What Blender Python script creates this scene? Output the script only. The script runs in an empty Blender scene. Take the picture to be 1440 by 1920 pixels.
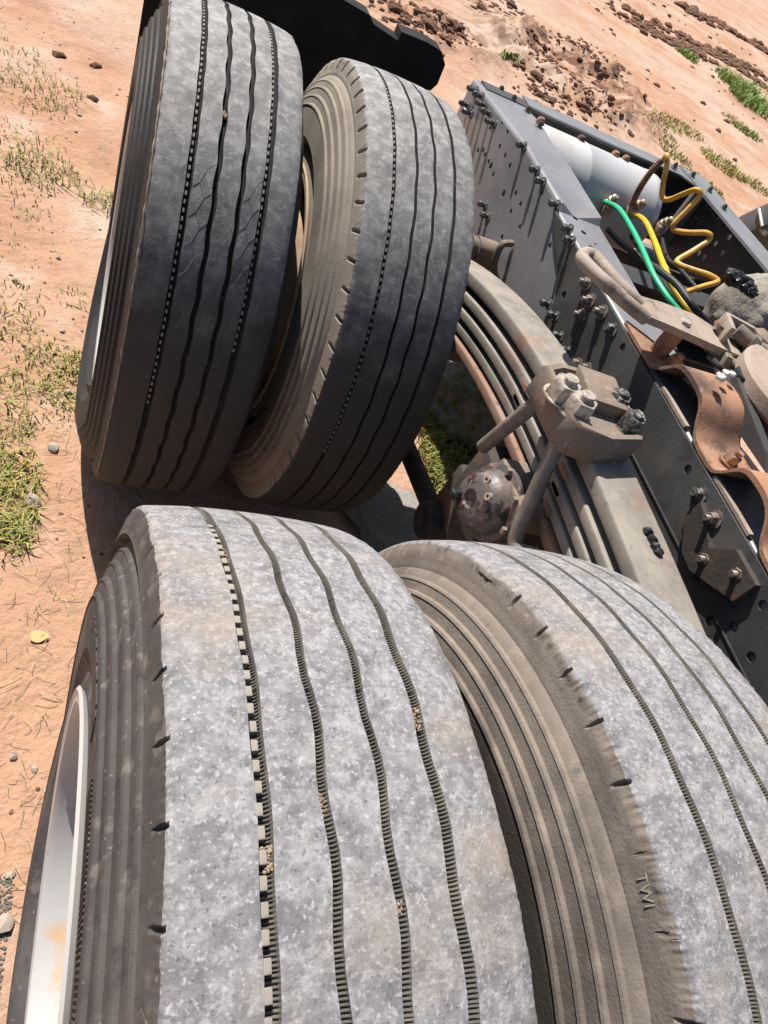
import bpy, bmesh, math, random
import numpy as np
from mathutils import Vector, Matrix, noise
from mathutils.geometry import delaunay_2d_cdt

random.seed(7)
rng = np.random.default_rng(7)
S = bpy.context.scene
COL = S.collection
PI = math.pi

# ---------------------------------------------------------------- camera, sky, sun, exposure
cam_d = bpy.data.cameras.new('camera')
cam = bpy.data.objects.new('camera', cam_d)
COL.objects.link(cam)
CAM = (-0.19456, -0.10423, 1.44648)
_r = (0.898638, -0.166659, 0.4058)
_u = (-0.124708, 0.789815, 0.600533)
_f = (0.420591, 0.590269, -0.688974)
cam.matrix_world = Matrix(((_r[0], _u[0], -_f[0], CAM[0]), (_r[1], _u[1], -_f[1], CAM[1]),
                           (_r[2], _u[2], -_f[2], CAM[2]), (0, 0, 0, 1)))
cam_d.sensor_fit = 'VERTICAL'
cam_d.sensor_height = 36.0
cam_d.lens = 36.0 * 1311.4 / 1920.0
cam_d.clip_start = 0.02
cam_d.clip_end = 500.0
S.camera = cam

SUN = Vector((-0.26, 0.68, 1.0)).normalized()
W = bpy.data.worlds.new('World')
S.world = W
W.use_nodes = True
wn = W.node_tree.nodes
wl = W.node_tree.links
sky = wn.new('ShaderNodeTexSky')
sky.sky_type = 'NISHITA'
sky.sun_disc = False
sky.sun_elevation = math.asin(SUN.z)
sky.sun_rotation = math.atan2(SUN.x, SUN.y)
sky.dust_density = 2.0
bg = wn['Background']
bg.inputs[1].default_value = 0.06
wl.new(sky.outputs[0], bg.inputs[0])
sd = bpy.data.lights.new('sun', 'SUN')
sd.energy = 5.0
sd.angle = math.radians(0.5)
sd.color = (1.0, 0.95, 0.87)
so = bpy.data.objects.new('sun', sd)
COL.objects.link(so)
so.rotation_euler = (-SUN).to_track_quat('-Z', 'Y').to_euler()
S.cycles.diffuse_bounces = 1
S.view_settings.view_transform = 'Standard'
S.view_settings.look = 'None'
S.view_settings.gamma = 1.0
S.view_settings.use_curve_mapping = False
S.view_settings.exposure = 0.55

# ---------------------------------------------------------------- materials
def _mix(nt, a, b, fac):
    m = nt.nodes.new('ShaderNodeMix')
    m.data_type = 'RGBA'
    for s, v in ((m.inputs[6], a), (m.inputs[7], b)):
        if isinstance(v, tuple):
            s.default_value = (*v, 1)
        else:
            nt.links.new(v, s)
    if isinstance(fac, float):
        m.inputs[0].default_value = fac
    else:
        nt.links.new(fac, m.inputs[0])
    return m.outputs[2]

def _noise(nt, co, scale, detail=6.0, rough=0.6, lo=0.4, hi=0.6, dist=0.0, stretch=None):
    if stretch:
        mp = nt.nodes.new('ShaderNodeMapping')
        mp.inputs['Scale'].default_value = stretch
        nt.links.new(co, mp.inputs[0])
        co = mp.outputs[0]
    n = nt.nodes.new('ShaderNodeTexNoise')
    n.inputs['Scale'].default_value = scale
    n.inputs['Detail'].default_value = detail
    n.inputs['Roughness'].default_value = rough
    n.inputs['Distortion'].default_value = dist
    nt.links.new(co, n.inputs['Vector'])
    r = nt.nodes.new('ShaderNodeMapRange')
    r.inputs[1].default_value = lo
    r.inputs[2].default_value = hi
    nt.links.new(n.outputs[0], r.inputs[0])
    return r.outputs[0], n.outputs[0]

def weathered(name, base, layers=(), rough=0.7, metal=0.0, bump=(), spec=0.4, coords='Object', wipe=None):
    """base colour + a list of (colour, scale, lo, hi, strength[, stretch]) noise layers; bump: (scale, height)"""
    m = bpy.data.materials.new(name)
    m.use_nodes = True
    nt = m.node_tree
    b = nt.nodes['Principled BSDF']
    tc = nt.nodes.new('ShaderNodeTexCoord')
    co = tc.outputs[coords]
    cur = base
    for L in layers:
        c, sc, lo, hi, st = L[:5]
        f, _ = _noise(nt, co, sc, lo=lo, hi=hi, stretch=L[5] if len(L) > 5 else None)
        mm = nt.nodes.new('ShaderNodeMath')
        mm.operation = 'MULTIPLY'
        mm.inputs[1].default_value = st
        nt.links.new(f, mm.inputs[0])
        cur = _mix(nt, cur, c, mm.outputs[0])
    if wipe:   # (colour, 'r' radius or 'z' height, from, to, wobble): surface fades to this colour below the range
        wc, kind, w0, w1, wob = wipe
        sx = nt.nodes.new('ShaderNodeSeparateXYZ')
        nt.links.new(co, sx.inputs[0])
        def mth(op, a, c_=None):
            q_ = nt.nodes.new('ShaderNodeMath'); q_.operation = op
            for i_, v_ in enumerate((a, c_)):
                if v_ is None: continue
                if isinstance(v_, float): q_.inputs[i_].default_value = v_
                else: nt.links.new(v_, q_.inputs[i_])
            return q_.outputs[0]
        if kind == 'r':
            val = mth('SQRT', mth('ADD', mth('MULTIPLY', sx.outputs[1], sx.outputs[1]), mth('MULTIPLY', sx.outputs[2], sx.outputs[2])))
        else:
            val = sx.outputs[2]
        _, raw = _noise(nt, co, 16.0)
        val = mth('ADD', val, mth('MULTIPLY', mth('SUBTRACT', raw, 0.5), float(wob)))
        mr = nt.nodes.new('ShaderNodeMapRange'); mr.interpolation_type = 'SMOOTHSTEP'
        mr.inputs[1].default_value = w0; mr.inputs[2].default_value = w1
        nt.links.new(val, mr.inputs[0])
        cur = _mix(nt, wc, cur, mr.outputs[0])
    if isinstance(cur, tuple):
        b.inputs['Base Color'].default_value = (*cur, 1)
    else:
        nt.links.new(cur, b.inputs['Base Color'])
    b.inputs['Roughness'].default_value = rough
    b.inputs['Metallic'].default_value = metal
    b.inputs['Specular IOR Level'].default_value = spec
    prev = None
    for sc, h in bump:
        n = nt.nodes.new('ShaderNodeTexNoise')
        n.inputs['Scale'].default_value = sc
        n.inputs['Detail'].default_value = 5
        nt.links.new(co, n.inputs['Vector'])
        bp = nt.nodes.new('ShaderNodeBump')
        bp.inputs['Distance'].default_value = h
        bp.inputs['Strength'].default_value = 0.8
        nt.links.new(n.outputs[0], bp.inputs['Height'])
        if prev:
            nt.links.new(prev, bp.inputs['Normal'])
        prev = bp.outputs[0]
    if prev:
        nt.links.new(prev, b.inputs['Normal'])
    return m

M = {}
# tread rubber, bleached and dusty (near pair) and darker (far pair)
M['tread_near'] = weathered('bleached_tread_rubber', (0.215, 0.209, 0.219),
    [((0.125, 0.122, 0.130), 85, 0.47, 0.68, 0.8), ((0.335, 0.328, 0.340), 120, 0.47, 0.63, 0.85),
     ((0.125, 0.122, 0.131), 26, 0.47, 0.66, 0.75), ((0.34, 0.335, 0.345), 38, 0.54, 0.68, 0.6), ((0.42, 0.412, 0.42), 290, 0.55, 0.66, 0.8), ((0.065, 0.064, 0.070), 330, 0.57, 0.69, 0.7),
     ((0.31, 0.245, 0.19), 5, 0.50, 0.66, 0.65), ((0.30, 0.285, 0.275), 50, 0.55, 0.70, 0.5, (.2, 1, 1)), ((0.09, 0.088, 0.09), 8, 0.66, 0.72, 0.5, (1, .3, .3))],
    rough=0.8, bump=((420, 0.0006), (90, 0.0007)), spec=0.25)
M['tread_far'] = weathered('worn_tread_rubber', (0.20, 0.193, 0.19),
    [((0.34, 0.33, 0.325), 38, 0.43, 0.64, 0.9), ((0.10, 0.10, 0.11), 24, 0.50, 0.7, 0.8),
     ((0.40, 0.40, 0.41), 100, 0.54, 0.68, 0.8), ((0.12, 0.12, 0.13), 160, 0.56, 0.70, 0.6)],
    rough=0.7, bump=((380, 0.0005), (50, 0.0006)), spec=0.35, wipe=((0.043, 0.042, 0.042), 'z', 0.14, 0.46, 0.30))  # tread turns darker towards the bottom of the tyre
M['groove_near'] = weathered('dusty_groove_rubber', (0.125, 0.117, 0.105),
    [((0.27, 0.235, 0.19), 22, 0.52, 0.74, 0.8), ((0.065, 0.062, 0.058), 60, 0.5, 0.7, 0.7)], rough=0.9, spec=0.2)
M['groove_far'] = weathered('dark_groove_rubber', (0.03, 0.03, 0.03),
    [((0.10, 0.09, 0.08), 40, 0.58, 0.74, 0.7)], rough=0.9, spec=0.2)
ST = (60, 1, 1)
M['side_t3'] = weathered('dusty_sidewall_rubber', (0.066, 0.060, 0.060),
    [((0.13, 0.115, 0.105), 7, 0.44, 0.66, 0.8), ((0.045, 0.042, 0.043), 14, 0.5, 0.7, 0.7),
     ((0.40, 0.36, 0.32), 120, 0.645, 0.72, 0.8), ((0.20, 0.175, 0.155), 40, 0.56, 0.68, 0.6), ((0.030, 0.029, 0.030), 60, 0.56, 0.68, 0.6)], rough=0.85, bump=((300, 0.0005),), spec=0.15)
M['side_t4'] = weathered('tan_dusted_sidewall_rubber', (0.215, 0.18, 0.155),
    [((0.11, 0.094, 0.083), 9, 0.46, 0.66, 0.8), ((0.29, 0.245, 0.205), 30, 0.5, 0.7, 0.7),
     ((0.08, 0.07, 0.065), 70, 0.6, 0.74, 0.6)], rough=0.9, bump=((350, 0.0008),), spec=0.2, wipe=((0.062, 0.052, 0.045), 'r', 0.388, 0.412, 0.035))
M['side_t1'] = weathered('dark_sidewall_rubber', (0.026, 0.025, 0.026),
    [((0.045, 0.042, 0.042), 8, 0.45, 0.7, 0.7), ((0.25, 0.22, 0.19), 90, 0.70, 0.76, 0.5)], rough=0.6, bump=((200, 0.0003),), spec=0.18)
M['side_t2'] = weathered('pale_dusted_sidewall_rubber', (0.30, 0.26, 0.22),
    [((0.20, 0.17, 0.145), 8, 0.45, 0.68, 0.8), ((0.12, 0.105, 0.095), 40, 0.6, 0.75, 0.5)], rough=0.9, bump=((250, 0.0005),), spec=0.2)
M['block'] = weathered('groove_block_rubber', (0.30, 0.27, 0.235), [((0.16, 0.15, 0.13), 80, 0.45, 0.65, 0.8)], rough=0.9, spec=0.2)
M['wheel_white'] = weathered('white_wheel_paint', (0.46, 0.45, 0.445),
    [((0.44, 0.42, 0.41), 9, 0.48, 0.66, 0.8), ((0.55, 0.35, 0.20), 7, 0.585, 0.66, 0.9, (1, 1, 1)), ((0.22, 0.19, 0.17), 70, 0.66, 0.74, 0.8)], rough=0.45, bump=((60, 0.0004),))
M['wheel_tan'] = weathered('dusty_wheel_paint', (0.50, 0.38, 0.27), [((0.34, 0.22, 0.14), 14, 0.45, 0.65, 0.8)], rough=0.8)
M['drum'] = weathered('rusty_cast_iron', (0.06, 0.05, 0.045), [((0.16, 0.09, 0.055), 14, 0.45, 0.7, 0.7)], rough=0.85, bump=((120, 0.001),))
# steel paints
M['frame'] = weathered('grey_frame_paint', (0.235, 0.23, 0.245),
    [((0.13, 0.127, 0.130), 4, 0.45, 0.68, 0.6), ((0.40, 0.375, 0.36), 18, 0.56, 0.76, 0.4),
     ((0.16, 0.12, 0.10), 9, 0.60, 0.72, 0.6), ((0.55, 0.52, 0.48), 150, 0.665, 0.73, 0.9)], rough=0.34, bump=((160, 0.0003), (12, 0.0006)), spec=0.6)
M['plate_dark'] = weathered('black_chassis_paint', (0.068, 0.070, 0.070),
    [((0.13, 0.122, 0.114), 6, 0.45, 0.68, 0.8), ((0.10, 0.07, 0.055), 14, 0.58, 0.70, 0.6), ((0.02, 0.022, 0.023), 11, 0.5, 0.7, 0.7), ((0.30, 0.26, 0.22), 170, 0.71, 0.77, 0.7)],
    rough=0.5, bump=((120, 0.0004),), spec=0.4)
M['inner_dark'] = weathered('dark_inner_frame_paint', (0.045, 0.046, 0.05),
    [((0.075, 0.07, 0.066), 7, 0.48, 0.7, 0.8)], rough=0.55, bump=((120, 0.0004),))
M['spring'] = weathered('dusty_spring_steel', (0.29, 0.258, 0.222),
    [((0.17, 0.155, 0.14), 10, 0.44, 0.66, 0.8), ((0.34, 0.30, 0.25), 45, 0.5, 0.7, 0.6),
     ((0.30, 0.16, 0.10), 8, 0.56, 0.70, 0.6), ((0.40, 0.13, 0.10), 38, 0.68, 0.73, 0.75), ((0.08, 0.075, 0.07), 60, 0.60, 0.72, 0.6)], rough=0.72, bump=((180, 0.0005),))
M['spring_rust'] = weathered('rusty_spring_steel', (0.28, 0.17, 0.12),
    [((0.38, 0.185, 0.115), 20, 0.46, 0.64, 0.8), ((0.26, 0.23, 0.20), 9, 0.46, 0.64, 0.9), ((0.09, 0.06, 0.05), 36, 0.56, 0.68, 0.7)], rough=0.85, bump=((160, 0.0006),))
M['cast'] = weathered('weathered_cast_steel', (0.20, 0.165, 0.135),
    [((0.30, 0.18, 0.11), 16, 0.48, 0.66, 0.8), ((0.12, 0.105, 0.095), 24, 0.5, 0.7, 0.7), ((0.42, 0.36, 0.30), 70, 0.58, 0.72, 0.6)],
    rough=0.75, bump=((140, 0.0008), (30, 0.001)))
M['rust'] = weathered('orange_rusted_steel', (0.36, 0.19, 0.115),
    [((0.46, 0.29, 0.19), 14, 0.44, 0.64, 0.8), ((0.12, 0.06, 0.045), 15, 0.47, 0.64, 0.9), ((0.06, 0.04, 0.035), 40, 0.58, 0.72, 0.7), ((0.085, 0.052, 0.045), 7, 0.46, 0.60, 0.8), ((0.42, 0.34, 0.28), 60, 0.58, 0.72, 0.6)],
    rough=0.85, bump=((200, 0.0008), (40, 0.001)))
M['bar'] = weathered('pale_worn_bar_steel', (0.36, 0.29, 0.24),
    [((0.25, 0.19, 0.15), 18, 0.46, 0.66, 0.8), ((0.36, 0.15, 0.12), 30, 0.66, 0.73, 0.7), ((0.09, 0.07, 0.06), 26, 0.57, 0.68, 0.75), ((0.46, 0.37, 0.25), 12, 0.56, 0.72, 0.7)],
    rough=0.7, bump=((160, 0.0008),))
M['rod'] = weathered('grey_brown_rod_steel', (0.19, 0.16, 0.145), [((0.28, 0.24, 0.21), 22, 0.45, 0.65, 0.8), ((0.10, 0.085, 0.08), 50, 0.55, 0.7, 0.6)], rough=0.65, bump=((160, 0.0005),))
M['bolt_dark'] = weathered('dark_bolt_steel', (0.07, 0.07, 0.07), [((0.45, 0.43, 0.40), 120, 0.50, 0.64, 0.85), ((0.16, 0.10, 0.07), 60, 0.55, 0.7, 0.6)], rough=0.5, metal=0.3)
M['bolt_stud'] = weathered('rusty_stud_steel', (0.16, 0.13, 0.11), [((0.42, 0.38, 0.33), 110, 0.50, 0.64, 0.85), ((0.22, 0.10, 0.07), 60, 0.55, 0.7, 0.7)], rough=0.5, metal=0.35)
M['bolt_pale'] = weathered('pale_bolt_steel', (0.50, 0.45, 0.39), [((0.26, 0.18, 0.13), 60, 0.48, 0.64, 0.8), ((0.70, 0.66, 0.60), 110, 0.55, 0.7, 0.7)], rough=0.5, metal=0.35)
M['hub'] = weathered('greasy_red_brown_casting', (0.13, 0.11, 0.105),
    [((0.30, 0.21, 0.19), 22, 0.50, 0.64, 0.9), ((0.03, 0.028, 0.028), 28, 0.50, 0.58, 0.95), ((0.42, 0.08, 0.06), 44, 0.64, 0.70, 0.8), ((0.42, 0.38, 0.35), 60, 0.6, 0.72, 0.7)],
    rough=0.45, bump=((120, 0.001),))
M['tank'] = weathered('pale_grey_tank_paint', (0.52, 0.52, 0.54),
    [((0.58, 0.53, 0.43), 5, 0.50, 0.66, 0.7), ((0.40, 0.40, 0.42), 9, 0.5, 0.7, 0.6), ((0.2, 0.17, 0.15), 140, 0.70, 0.76, 0.8)], rough=0.42, bump=((60, 0.0003),))
M['brass'] = weathered('dull_brass_fitting', (0.46, 0.34, 0.24), [((0.30, 0.20, 0.13), 70, 0.45, 0.65, 0.8), ((0.60, 0.54, 0.46), 90, 0.52, 0.68, 0.7)], rough=0.45, metal=0.4)
M['green'] = weathered('green_hose_plastic', (0.02, 0.46, 0.22), [((0.12, 0.40, 0.25), 40, 0.50, 0.7, 0.6), ((0.20, 0.20, 0.14), 18, 0.58, 0.7, 0.6)], rough=0.35)
M['yellow'] = weathered('yellow_hose_plastic', (0.70, 0.45, 0.02), [((0.50, 0.31, 0.05), 30, 0.48, 0.66, 0.7), ((0.25, 0.17, 0.08), 22, 0.60, 0.7, 0.6)], rough=0.35)
M['ochre'] = weathered('dirty_yellow_coil_plastic', (0.66, 0.38, 0.07), [((0.36, 0.19, 0.06), 26, 0.48, 0.64, 0.8), ((0.12, 0.08, 0.05), 34, 0.60, 0.70, 0.8)], rough=0.45)
M['black_rubber'] = weathered('black_rubber', (0.022, 0.022, 0.024), [((0.06, 0.055, 0.05), 20, 0.5, 0.72, 0.7)], rough=0.6)
M['flap'] = weathered('black_flap_rubber', (0.012, 0.012, 0.013), [((0.028, 0.025, 0.024), 9, 0.5, 0.7, 0.7)], rough=0.75, spec=0.2)
M['grease'] = weathered('black_grease', (0.02, 0.021, 0.021), [((0.16, 0.16, 0.15), 60, 0.56, 0.70, 0.7)], rough=0.3, bump=((160, 0.002),))
M['casting_grey'] = weathered('clay_grey_casting', (0.33, 0.29, 0.245), [((0.19, 0.165, 0.14), 9, 0.45, 0.62, 0.85), ((0.07, 0.06, 0.055), 20, 0.55, 0.66, 0.8)], rough=0.7, bump=((40, 0.004), (160, 0.001)))
M['brown_plate'] = weathered('brown_speckled_plate', (0.36, 0.29, 0.235), [((0.40, 0.16, 0.12), 60, 0.58, 0.68, 0.8), ((0.24, 0.19, 0.155), 14, 0.5, 0.7, 0.7)], rough=0.75, bump=((150, 0.0008),))
M['fender'] = weathered('grey_black_mudguard_plastic', (0.075, 0.075, 0.078), [((0.12, 0.115, 0.11), 10, 0.5, 0.7, 0.6)], rough=0.55)
M['white_mark'] = weathered('white_paint_mark', (0.75, 0.73, 0.70), rough=0.6)
M['stone'] = weathered('grey_stone', (0.33, 0.31, 0.29), [((0.20, 0.19, 0.175), 14, 0.45, 0.65, 0.8)], rough=0.9, bump=((60, 0.003),))
M['pebble'] = weathered('pale_pebble', (0.40, 0.34, 0.29), [((0.28, 0.22, 0.18), 30, 0.45, 0.65, 0.8)], rough=0.9)
M['clod'] = weathered('red_brown_earth', (0.17, 0.088, 0.055), [((0.10, 0.05, 0.032), 14, 0.45, 0.65, 0.8), ((0.30, 0.17, 0.11), 30, 0.52, 0.7, 0.6)], rough=0.95, bump=((50, 0.006),))
M['moss_stone'] = weathered('mossy_stone', (0.21, 0.20, 0.19), [((0.10, 0.13, 0.03), 9, 0.46, 0.56, 0.95), ((0.30, 0.29, 0.27), 40, 0.52, 0.7, 0.6)], rough=0.95, bump=((50, 0.006),))
M['mud'] = weathered('dried_brown_mud', (0.34, 0.26, 0.185), [((0.20, 0.145, 0.10), 90, 0.45, 0.65, 0.8)], rough=0.95)
M['leaf'] = weathered('yellow_leaf', (0.62, 0.40, 0.17), [((0.50, 0.32, 0.14), 40, 0.4, 0.6, 0.7)], rough=0.7)
M['grass_green'] = weathered('green_grass', (0.17, 0.29, 0.055), [((0.26, 0.32, 0.08), 3, 0.4, 0.6, 0.9), ((0.09, 0.18, 0.035), 20, 0.5, 0.7, 0.6)], rough=0.7)
M['grass_yellow'] = weathered('yellow_green_grass', (0.40, 0.32, 0.10), [((0.26, 0.28, 0.065), 4, 0.42, 0.62, 0.9), ((0.44, 0.33, 0.13), 16, 0.5, 0.7, 0.7)], rough=0.75)
M['straw'] = weathered('dry_straw', (0.58, 0.42, 0.24), [((0.40, 0.27, 0.14), 9, 0.45, 0.65, 0.8)], rough=0.8)

# ---------------------------------------------------------------- mesh helpers
class MB:
    def __init__(self):
        self.v = []; self.f = []; self.m = []
    def add(self, vs, fs, mi=0):
        b = len(self.v)
        self.v.extend([tuple(p) for p in vs])
        self.f.extend([tuple(i + b for i in q) for q in fs])
        self.m.extend([mi] * len(fs))
        return self
    def box(self, c, s, rot=None, mi=0, bev=0.0):
        bm = bmesh.new()
        bmesh.ops.create_cube(bm, size=1.0)
        bmesh.ops.scale(bm, vec=s, verts=bm.verts)
        if bev:
            bmesh.ops.bevel(bm, geom=bm.edges[:], offset=bev, segments=2, affect='EDGES', profile=0.6)
        if rot is not None:
            bmesh.ops.transform(bm, matrix=rot.to_4x4(), verts=bm.verts)
        bmesh.ops.translate(bm, vec=c, verts=bm.verts)
        bm.verts.ensure_lookup_table()
        self.add([v.co[:] for v in bm.verts], [[v.index for v in f.verts] for f in bm.faces], mi)
        bm.free()
        return self
    def lathe(self, prof, p0, axis, n=24, mi=0, phase=0.0, caps=True):
        """prof: list of (distance along axis, radius)"""
        ax = Vector(axis).normalized()
        t = Vector((0, 0, 1)) if abs(ax.z) < 0.9 else Vector((1, 0, 0))
        e1 = ax.cross(t).normalized(); e2 = ax.cross(e1)
        vs = []
        for (d, r) in prof:
            for k in range(n):
                a = 2 * PI * k / n + phase
                vs.append(Vector(p0) + ax * d + (e1 * math.cos(a) + e2 * math.sin(a)) * r)
        fs = []
        for i in range(len(prof) - 1):
            for k in range(n):
                k2 = (k + 1) % n
                fs.append((i * n + k, i * n + k2, (i + 1) * n + k2, (i + 1) * n + k))
        if caps:
            fs.append(tuple(range(n - 1, -1, -1)))
            fs.append(tuple(range((len(prof) - 1) * n, len(prof) * n)))
        return self.add(vs, fs, mi)
    def cyl(self, p0, p1, r, n=16, r2=None, mi=0):
        d = Vector(p1) - Vector(p0)
        return self.lathe([(0, r), (d.length, r if r2 is None else r2)], p0, d, n, mi)
    def tube(self, pts, r, n=10, sub=8, mi=0, smooth=True):
        P = [Vector(p) for p in pts]
        if smooth and len(P) > 2:
            Q = []
            E = [P[0] * 2 - P[1]] + P + [P[-1] * 2 - P[-2]]
            for i in range(1, len(E) - 2):
                for k in range(sub):
                    t = k / sub
                    a, b, c, d = E[i - 1], E[i], E[i + 1], E[i + 2]
                    Q.append(0.5 * ((2 * b) + (c - a) * t + (2 * a - 5 * b + 4 * c - d) * t * t + (3 * b - a - 3 * c + d) * t ** 3))
            Q.append(P[-1])
        else:
            Q = P
        vs = []; fs = []
        e1 = None
        for i, q in enumerate(Q):
            tg = (Q[min(i + 1, len(Q) - 1)] - Q[max(i - 1, 0)]).normalized()
            if e1 is None:
                e1 = tg.orthogonal().normalized()
            e1 = (e1 - tg * e1.dot(tg)).normalized()
            e2 = tg.cross(e1)
            rr = r(i / (len(Q) - 1)) if callable(r) else r
            for k in range(n):
                a = 2 * PI * k / n
                vs.append(q + (e1 * math.cos(a) + e2 * math.sin(a)) * rr)
        for i in range(len(Q) - 1):
            for k in range(n):
                k2 = (k + 1) % n
                fs.append((i * n + k, i * n + k2, (i + 1) * n + k2, (i + 1) * n + k))
        fs.append(tuple(range(n - 1, -1, -1)))
        fs.append(tuple(range((len(Q) - 1) * n, len(Q) * n)))
        return self.add(vs, fs, mi)
    def plate(self, outline, holes, t, fn, mi=0):
        """outline: 2-D polygon, holes: (u, v, r); fn(u, v, d) -> 3-D with d = 0 or t"""
        P = []; Ed = []
        def loop(pts):
            b = len(P)
            P.extend([Vector(p) for p in pts])
            Ed.extend([(b + i, b + (i + 1) % len(pts)) for i in range(len(pts))])
        loop(outline)
        for (u, v, r) in holes:
            loop([(u + r * math.cos(2 * PI * k / 12), v + r * math.sin(2 * PI * k / 12)) for k in range(12)])
        vo, eo, fo, _, _, _ = delaunay_2d_cdt(P, Ed, [], 1, 1e-6)
        def gone(f):
            cu = sum(vo[i].x for i in f) / len(f); cv_ = sum(vo[i].y for i in f) / len(f)
            return any((cu - u) ** 2 + (cv_ - v) ** 2 < (r * .98) ** 2 for (u, v, r) in holes)
        fo = [f for f in fo if not gone(f)]
        n = len(vo)
        vs = [fn(p[0], p[1], 0) for p in vo] + [fn(p[0], p[1], t) for p in vo]
        fs = [tuple(f) for f in fo] + [tuple(i + n for i in reversed(f)) for f in fo]
        cnt = {}
        for f in fo:
            for i in range(len(f)):
                a, b = f[i], f[(i + 1) % len(f)]
                cnt[(a, b)] = 1
        for (a, b) in cnt:
            if (b, a) not in cnt:
                fs.append((b, a, a + n, b + n))
        return self.add(vs, fs, mi)
    def mesh(self, name, mats, smooth=35):
        me = bpy.data.meshes.new(name)
        me.from_pydata(self.v, [], self.f)
        for m in (mats if isinstance(mats, (list, tuple)) else [mats]):
            me.materials.append(m)
        if any(self.m):
            me.polygons.foreach_set('material_index', self.m)
        bm = bmesh.new(); bm.from_mesh(me)
        bmesh.ops.recalc_face_normals(bm, faces=bm.faces)
        bm.to_mesh(me); bm.free()
        if smooth:
            me.polygons.foreach_set('use_smooth', [True] * len(me.polygons))
            me.set_sharp_from_angle(angle=math.radians(smooth))
        me.update()
        return me

def link(name, me, parent=None, loc=None, rot=None):
    o = bpy.data.objects.new(name, me)
    COL.objects.link(o)
    if parent is not None:
        o.parent = parent
    if loc is not None:
        o.location = loc
    if rot is not None:
        o.rotation_euler = rot
    return o

def part(name, mb, mats, parent, smooth=35, stuff=False, label=None):
    """mb holds world coordinates; stored relative to the thing's origin"""
    wo = Vector((0, 0, 0)); p = parent
    while p is not None:
        wo += p.location; p = p.parent
    mb.v = [(x - wo.x, y - wo.y, z - wo.z) for (x, y, z) in mb.v]
    o = link(name, mb.mesh(name, mats, smooth), parent)
    if stuff: o['kind'] = 'stuff'
    if label: o['label'] = label
    return o

def tag(o, label=None, cat=None, group=None, kind=None):
    if label: o['label'] = label
    if cat: o['category'] = cat
    if group: o['group'] = group
    if kind: o['kind'] = kind
    return o

def empty(name, loc, label, cat, group=None):
    o = bpy.data.objects.new(name, None)
    o.empty_display_size = 0.1
    COL.objects.link(o)
    o.location = loc
    return tag(o, label, cat, group)

def solo(name, mb, mats, label, cat, loc, group=None, smooth=35, kind=None):
    loc = Vector(loc)
    mb.v = [(x - loc.x, y - loc.y, z - loc.z) for (x, y, z) in mb.v]
    o = link(name, mb.mesh(name, mats, smooth), None, loc)
    return tag(o, label, cat, group, kind)

def hexa(mb, p, d, r, h, mi=0, phase=0.0):
    return mb.lathe([(0, r), (h * 0.82, r), (h, r * 0.86)], p, d, 6, mi, phase)

# ---------------------------------------------------------------- ground
def gz(x, y):
    z = 0.012 * noise.fractal(Vector((x * 1.7, y * 1.7, 3.1)), 0.9, 2.1, 5) + 0.006 * noise.noise(Vector((x * 9, y * 9, 1)))
    d = math.hypot(x - 3.9, (y - 7.2))
    if d < 3 or (y > 6 and x < 4):
        d2 = math.hypot(x - 2.2, y - 6.6)
        ring = math.exp(-((d - 0.8) / 0.32) ** 2) + 0.8 * math.exp(-(d2 / 0.55) ** 2)
        z += ring * (0.04 + 0.16 * abs(noise.fractal(Vector((x * 3.2, y * 3.2, 7)), 0.7, 2.2, 4)))
    if y > 9 or x > 7:
        k = min(1.0, max(y - 9, x - 7) / 6)
        z += k * 0.10 * noise.fractal(Vector((x * 0.35 + y * 0.1, y * 0.35 - x * 0.28, 9)), 0.8, 2.2, 5)
    # hard packed under the wheels
    w = 0.0
    for (wx, wy) in ((0, 0), (0.36, 0), (-0.01, 1.35), (0.34, 1.35)):
        w = max(w, math.exp(-(((x - wx) / 0.22) ** 2 + ((y - wy) / 0.25) ** 2)))
    return z * (1 - w) - 0.004

def lines(a, b, step, far, grow=1.14):
    c = list(np.arange(a, b, step))
    s = step; v = b
    while v < far:
        c.append(v); s *= grow; v += s
    s = step; v = a - step
    lo = []
    while v > -far * 0.25:
        lo.append(v); s *= grow; v -= s
    return lo[::-1] + c

gx = lines(-1.4, 6.0, 0.05, 160); gy = lines(-0.9, 9.5, 0.05, 160)
nx, ny = len(gx), len(gy)
gv = [(x, y, gz(x, y)) for y in gy for x in gx]
gf = [(j * nx + i, j * nx + i + 1, (j + 1) * nx + i + 1, (j + 1) * nx + i) for j in range(ny - 1) for i in range(nx - 1)]
M['ground'] = weathered('dry_orange_dirt', (0.44, 0.262, 0.172),
    [((0.36, 0.185, 0.115), 1.3, 0.46, 0.64, 0.75), ((0.52, 0.37, 0.28), 0.8, 0.46, 0.64, 0.8),
     ((0.30, 0.17, 0.10), 7, 0.55, 0.70, 0.55), ((0.54, 0.43, 0.37), 3.0, 0.53, 0.70, 0.7), ((0.50, 0.40, 0.345), .45, 0.50, 0.64, 0.55), ((0.27, 0.19, 0.12), 11, 0.55, 0.68, 0.5),
     ((0.22, 0.12, 0.08), 24, 0.62, 0.74, 0.6), ((0.55, 0.45, 0.37), 55, 0.62, 0.72, 0.5)],
    rough=0.95, bump=((9, 0.02), (45, 0.008), (160, 0.003)), spec=0.15)
g = MB(); g.add(gv, gf)
_nt = M['ground'].node_tree
_b = _nt.nodes['Principled BSDF']
_tc = [n_ for n_ in _nt.nodes if n_.type == 'TEX_COORD'][0]
_src = _b.inputs['Base Color'].links[0].from_socket
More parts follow.
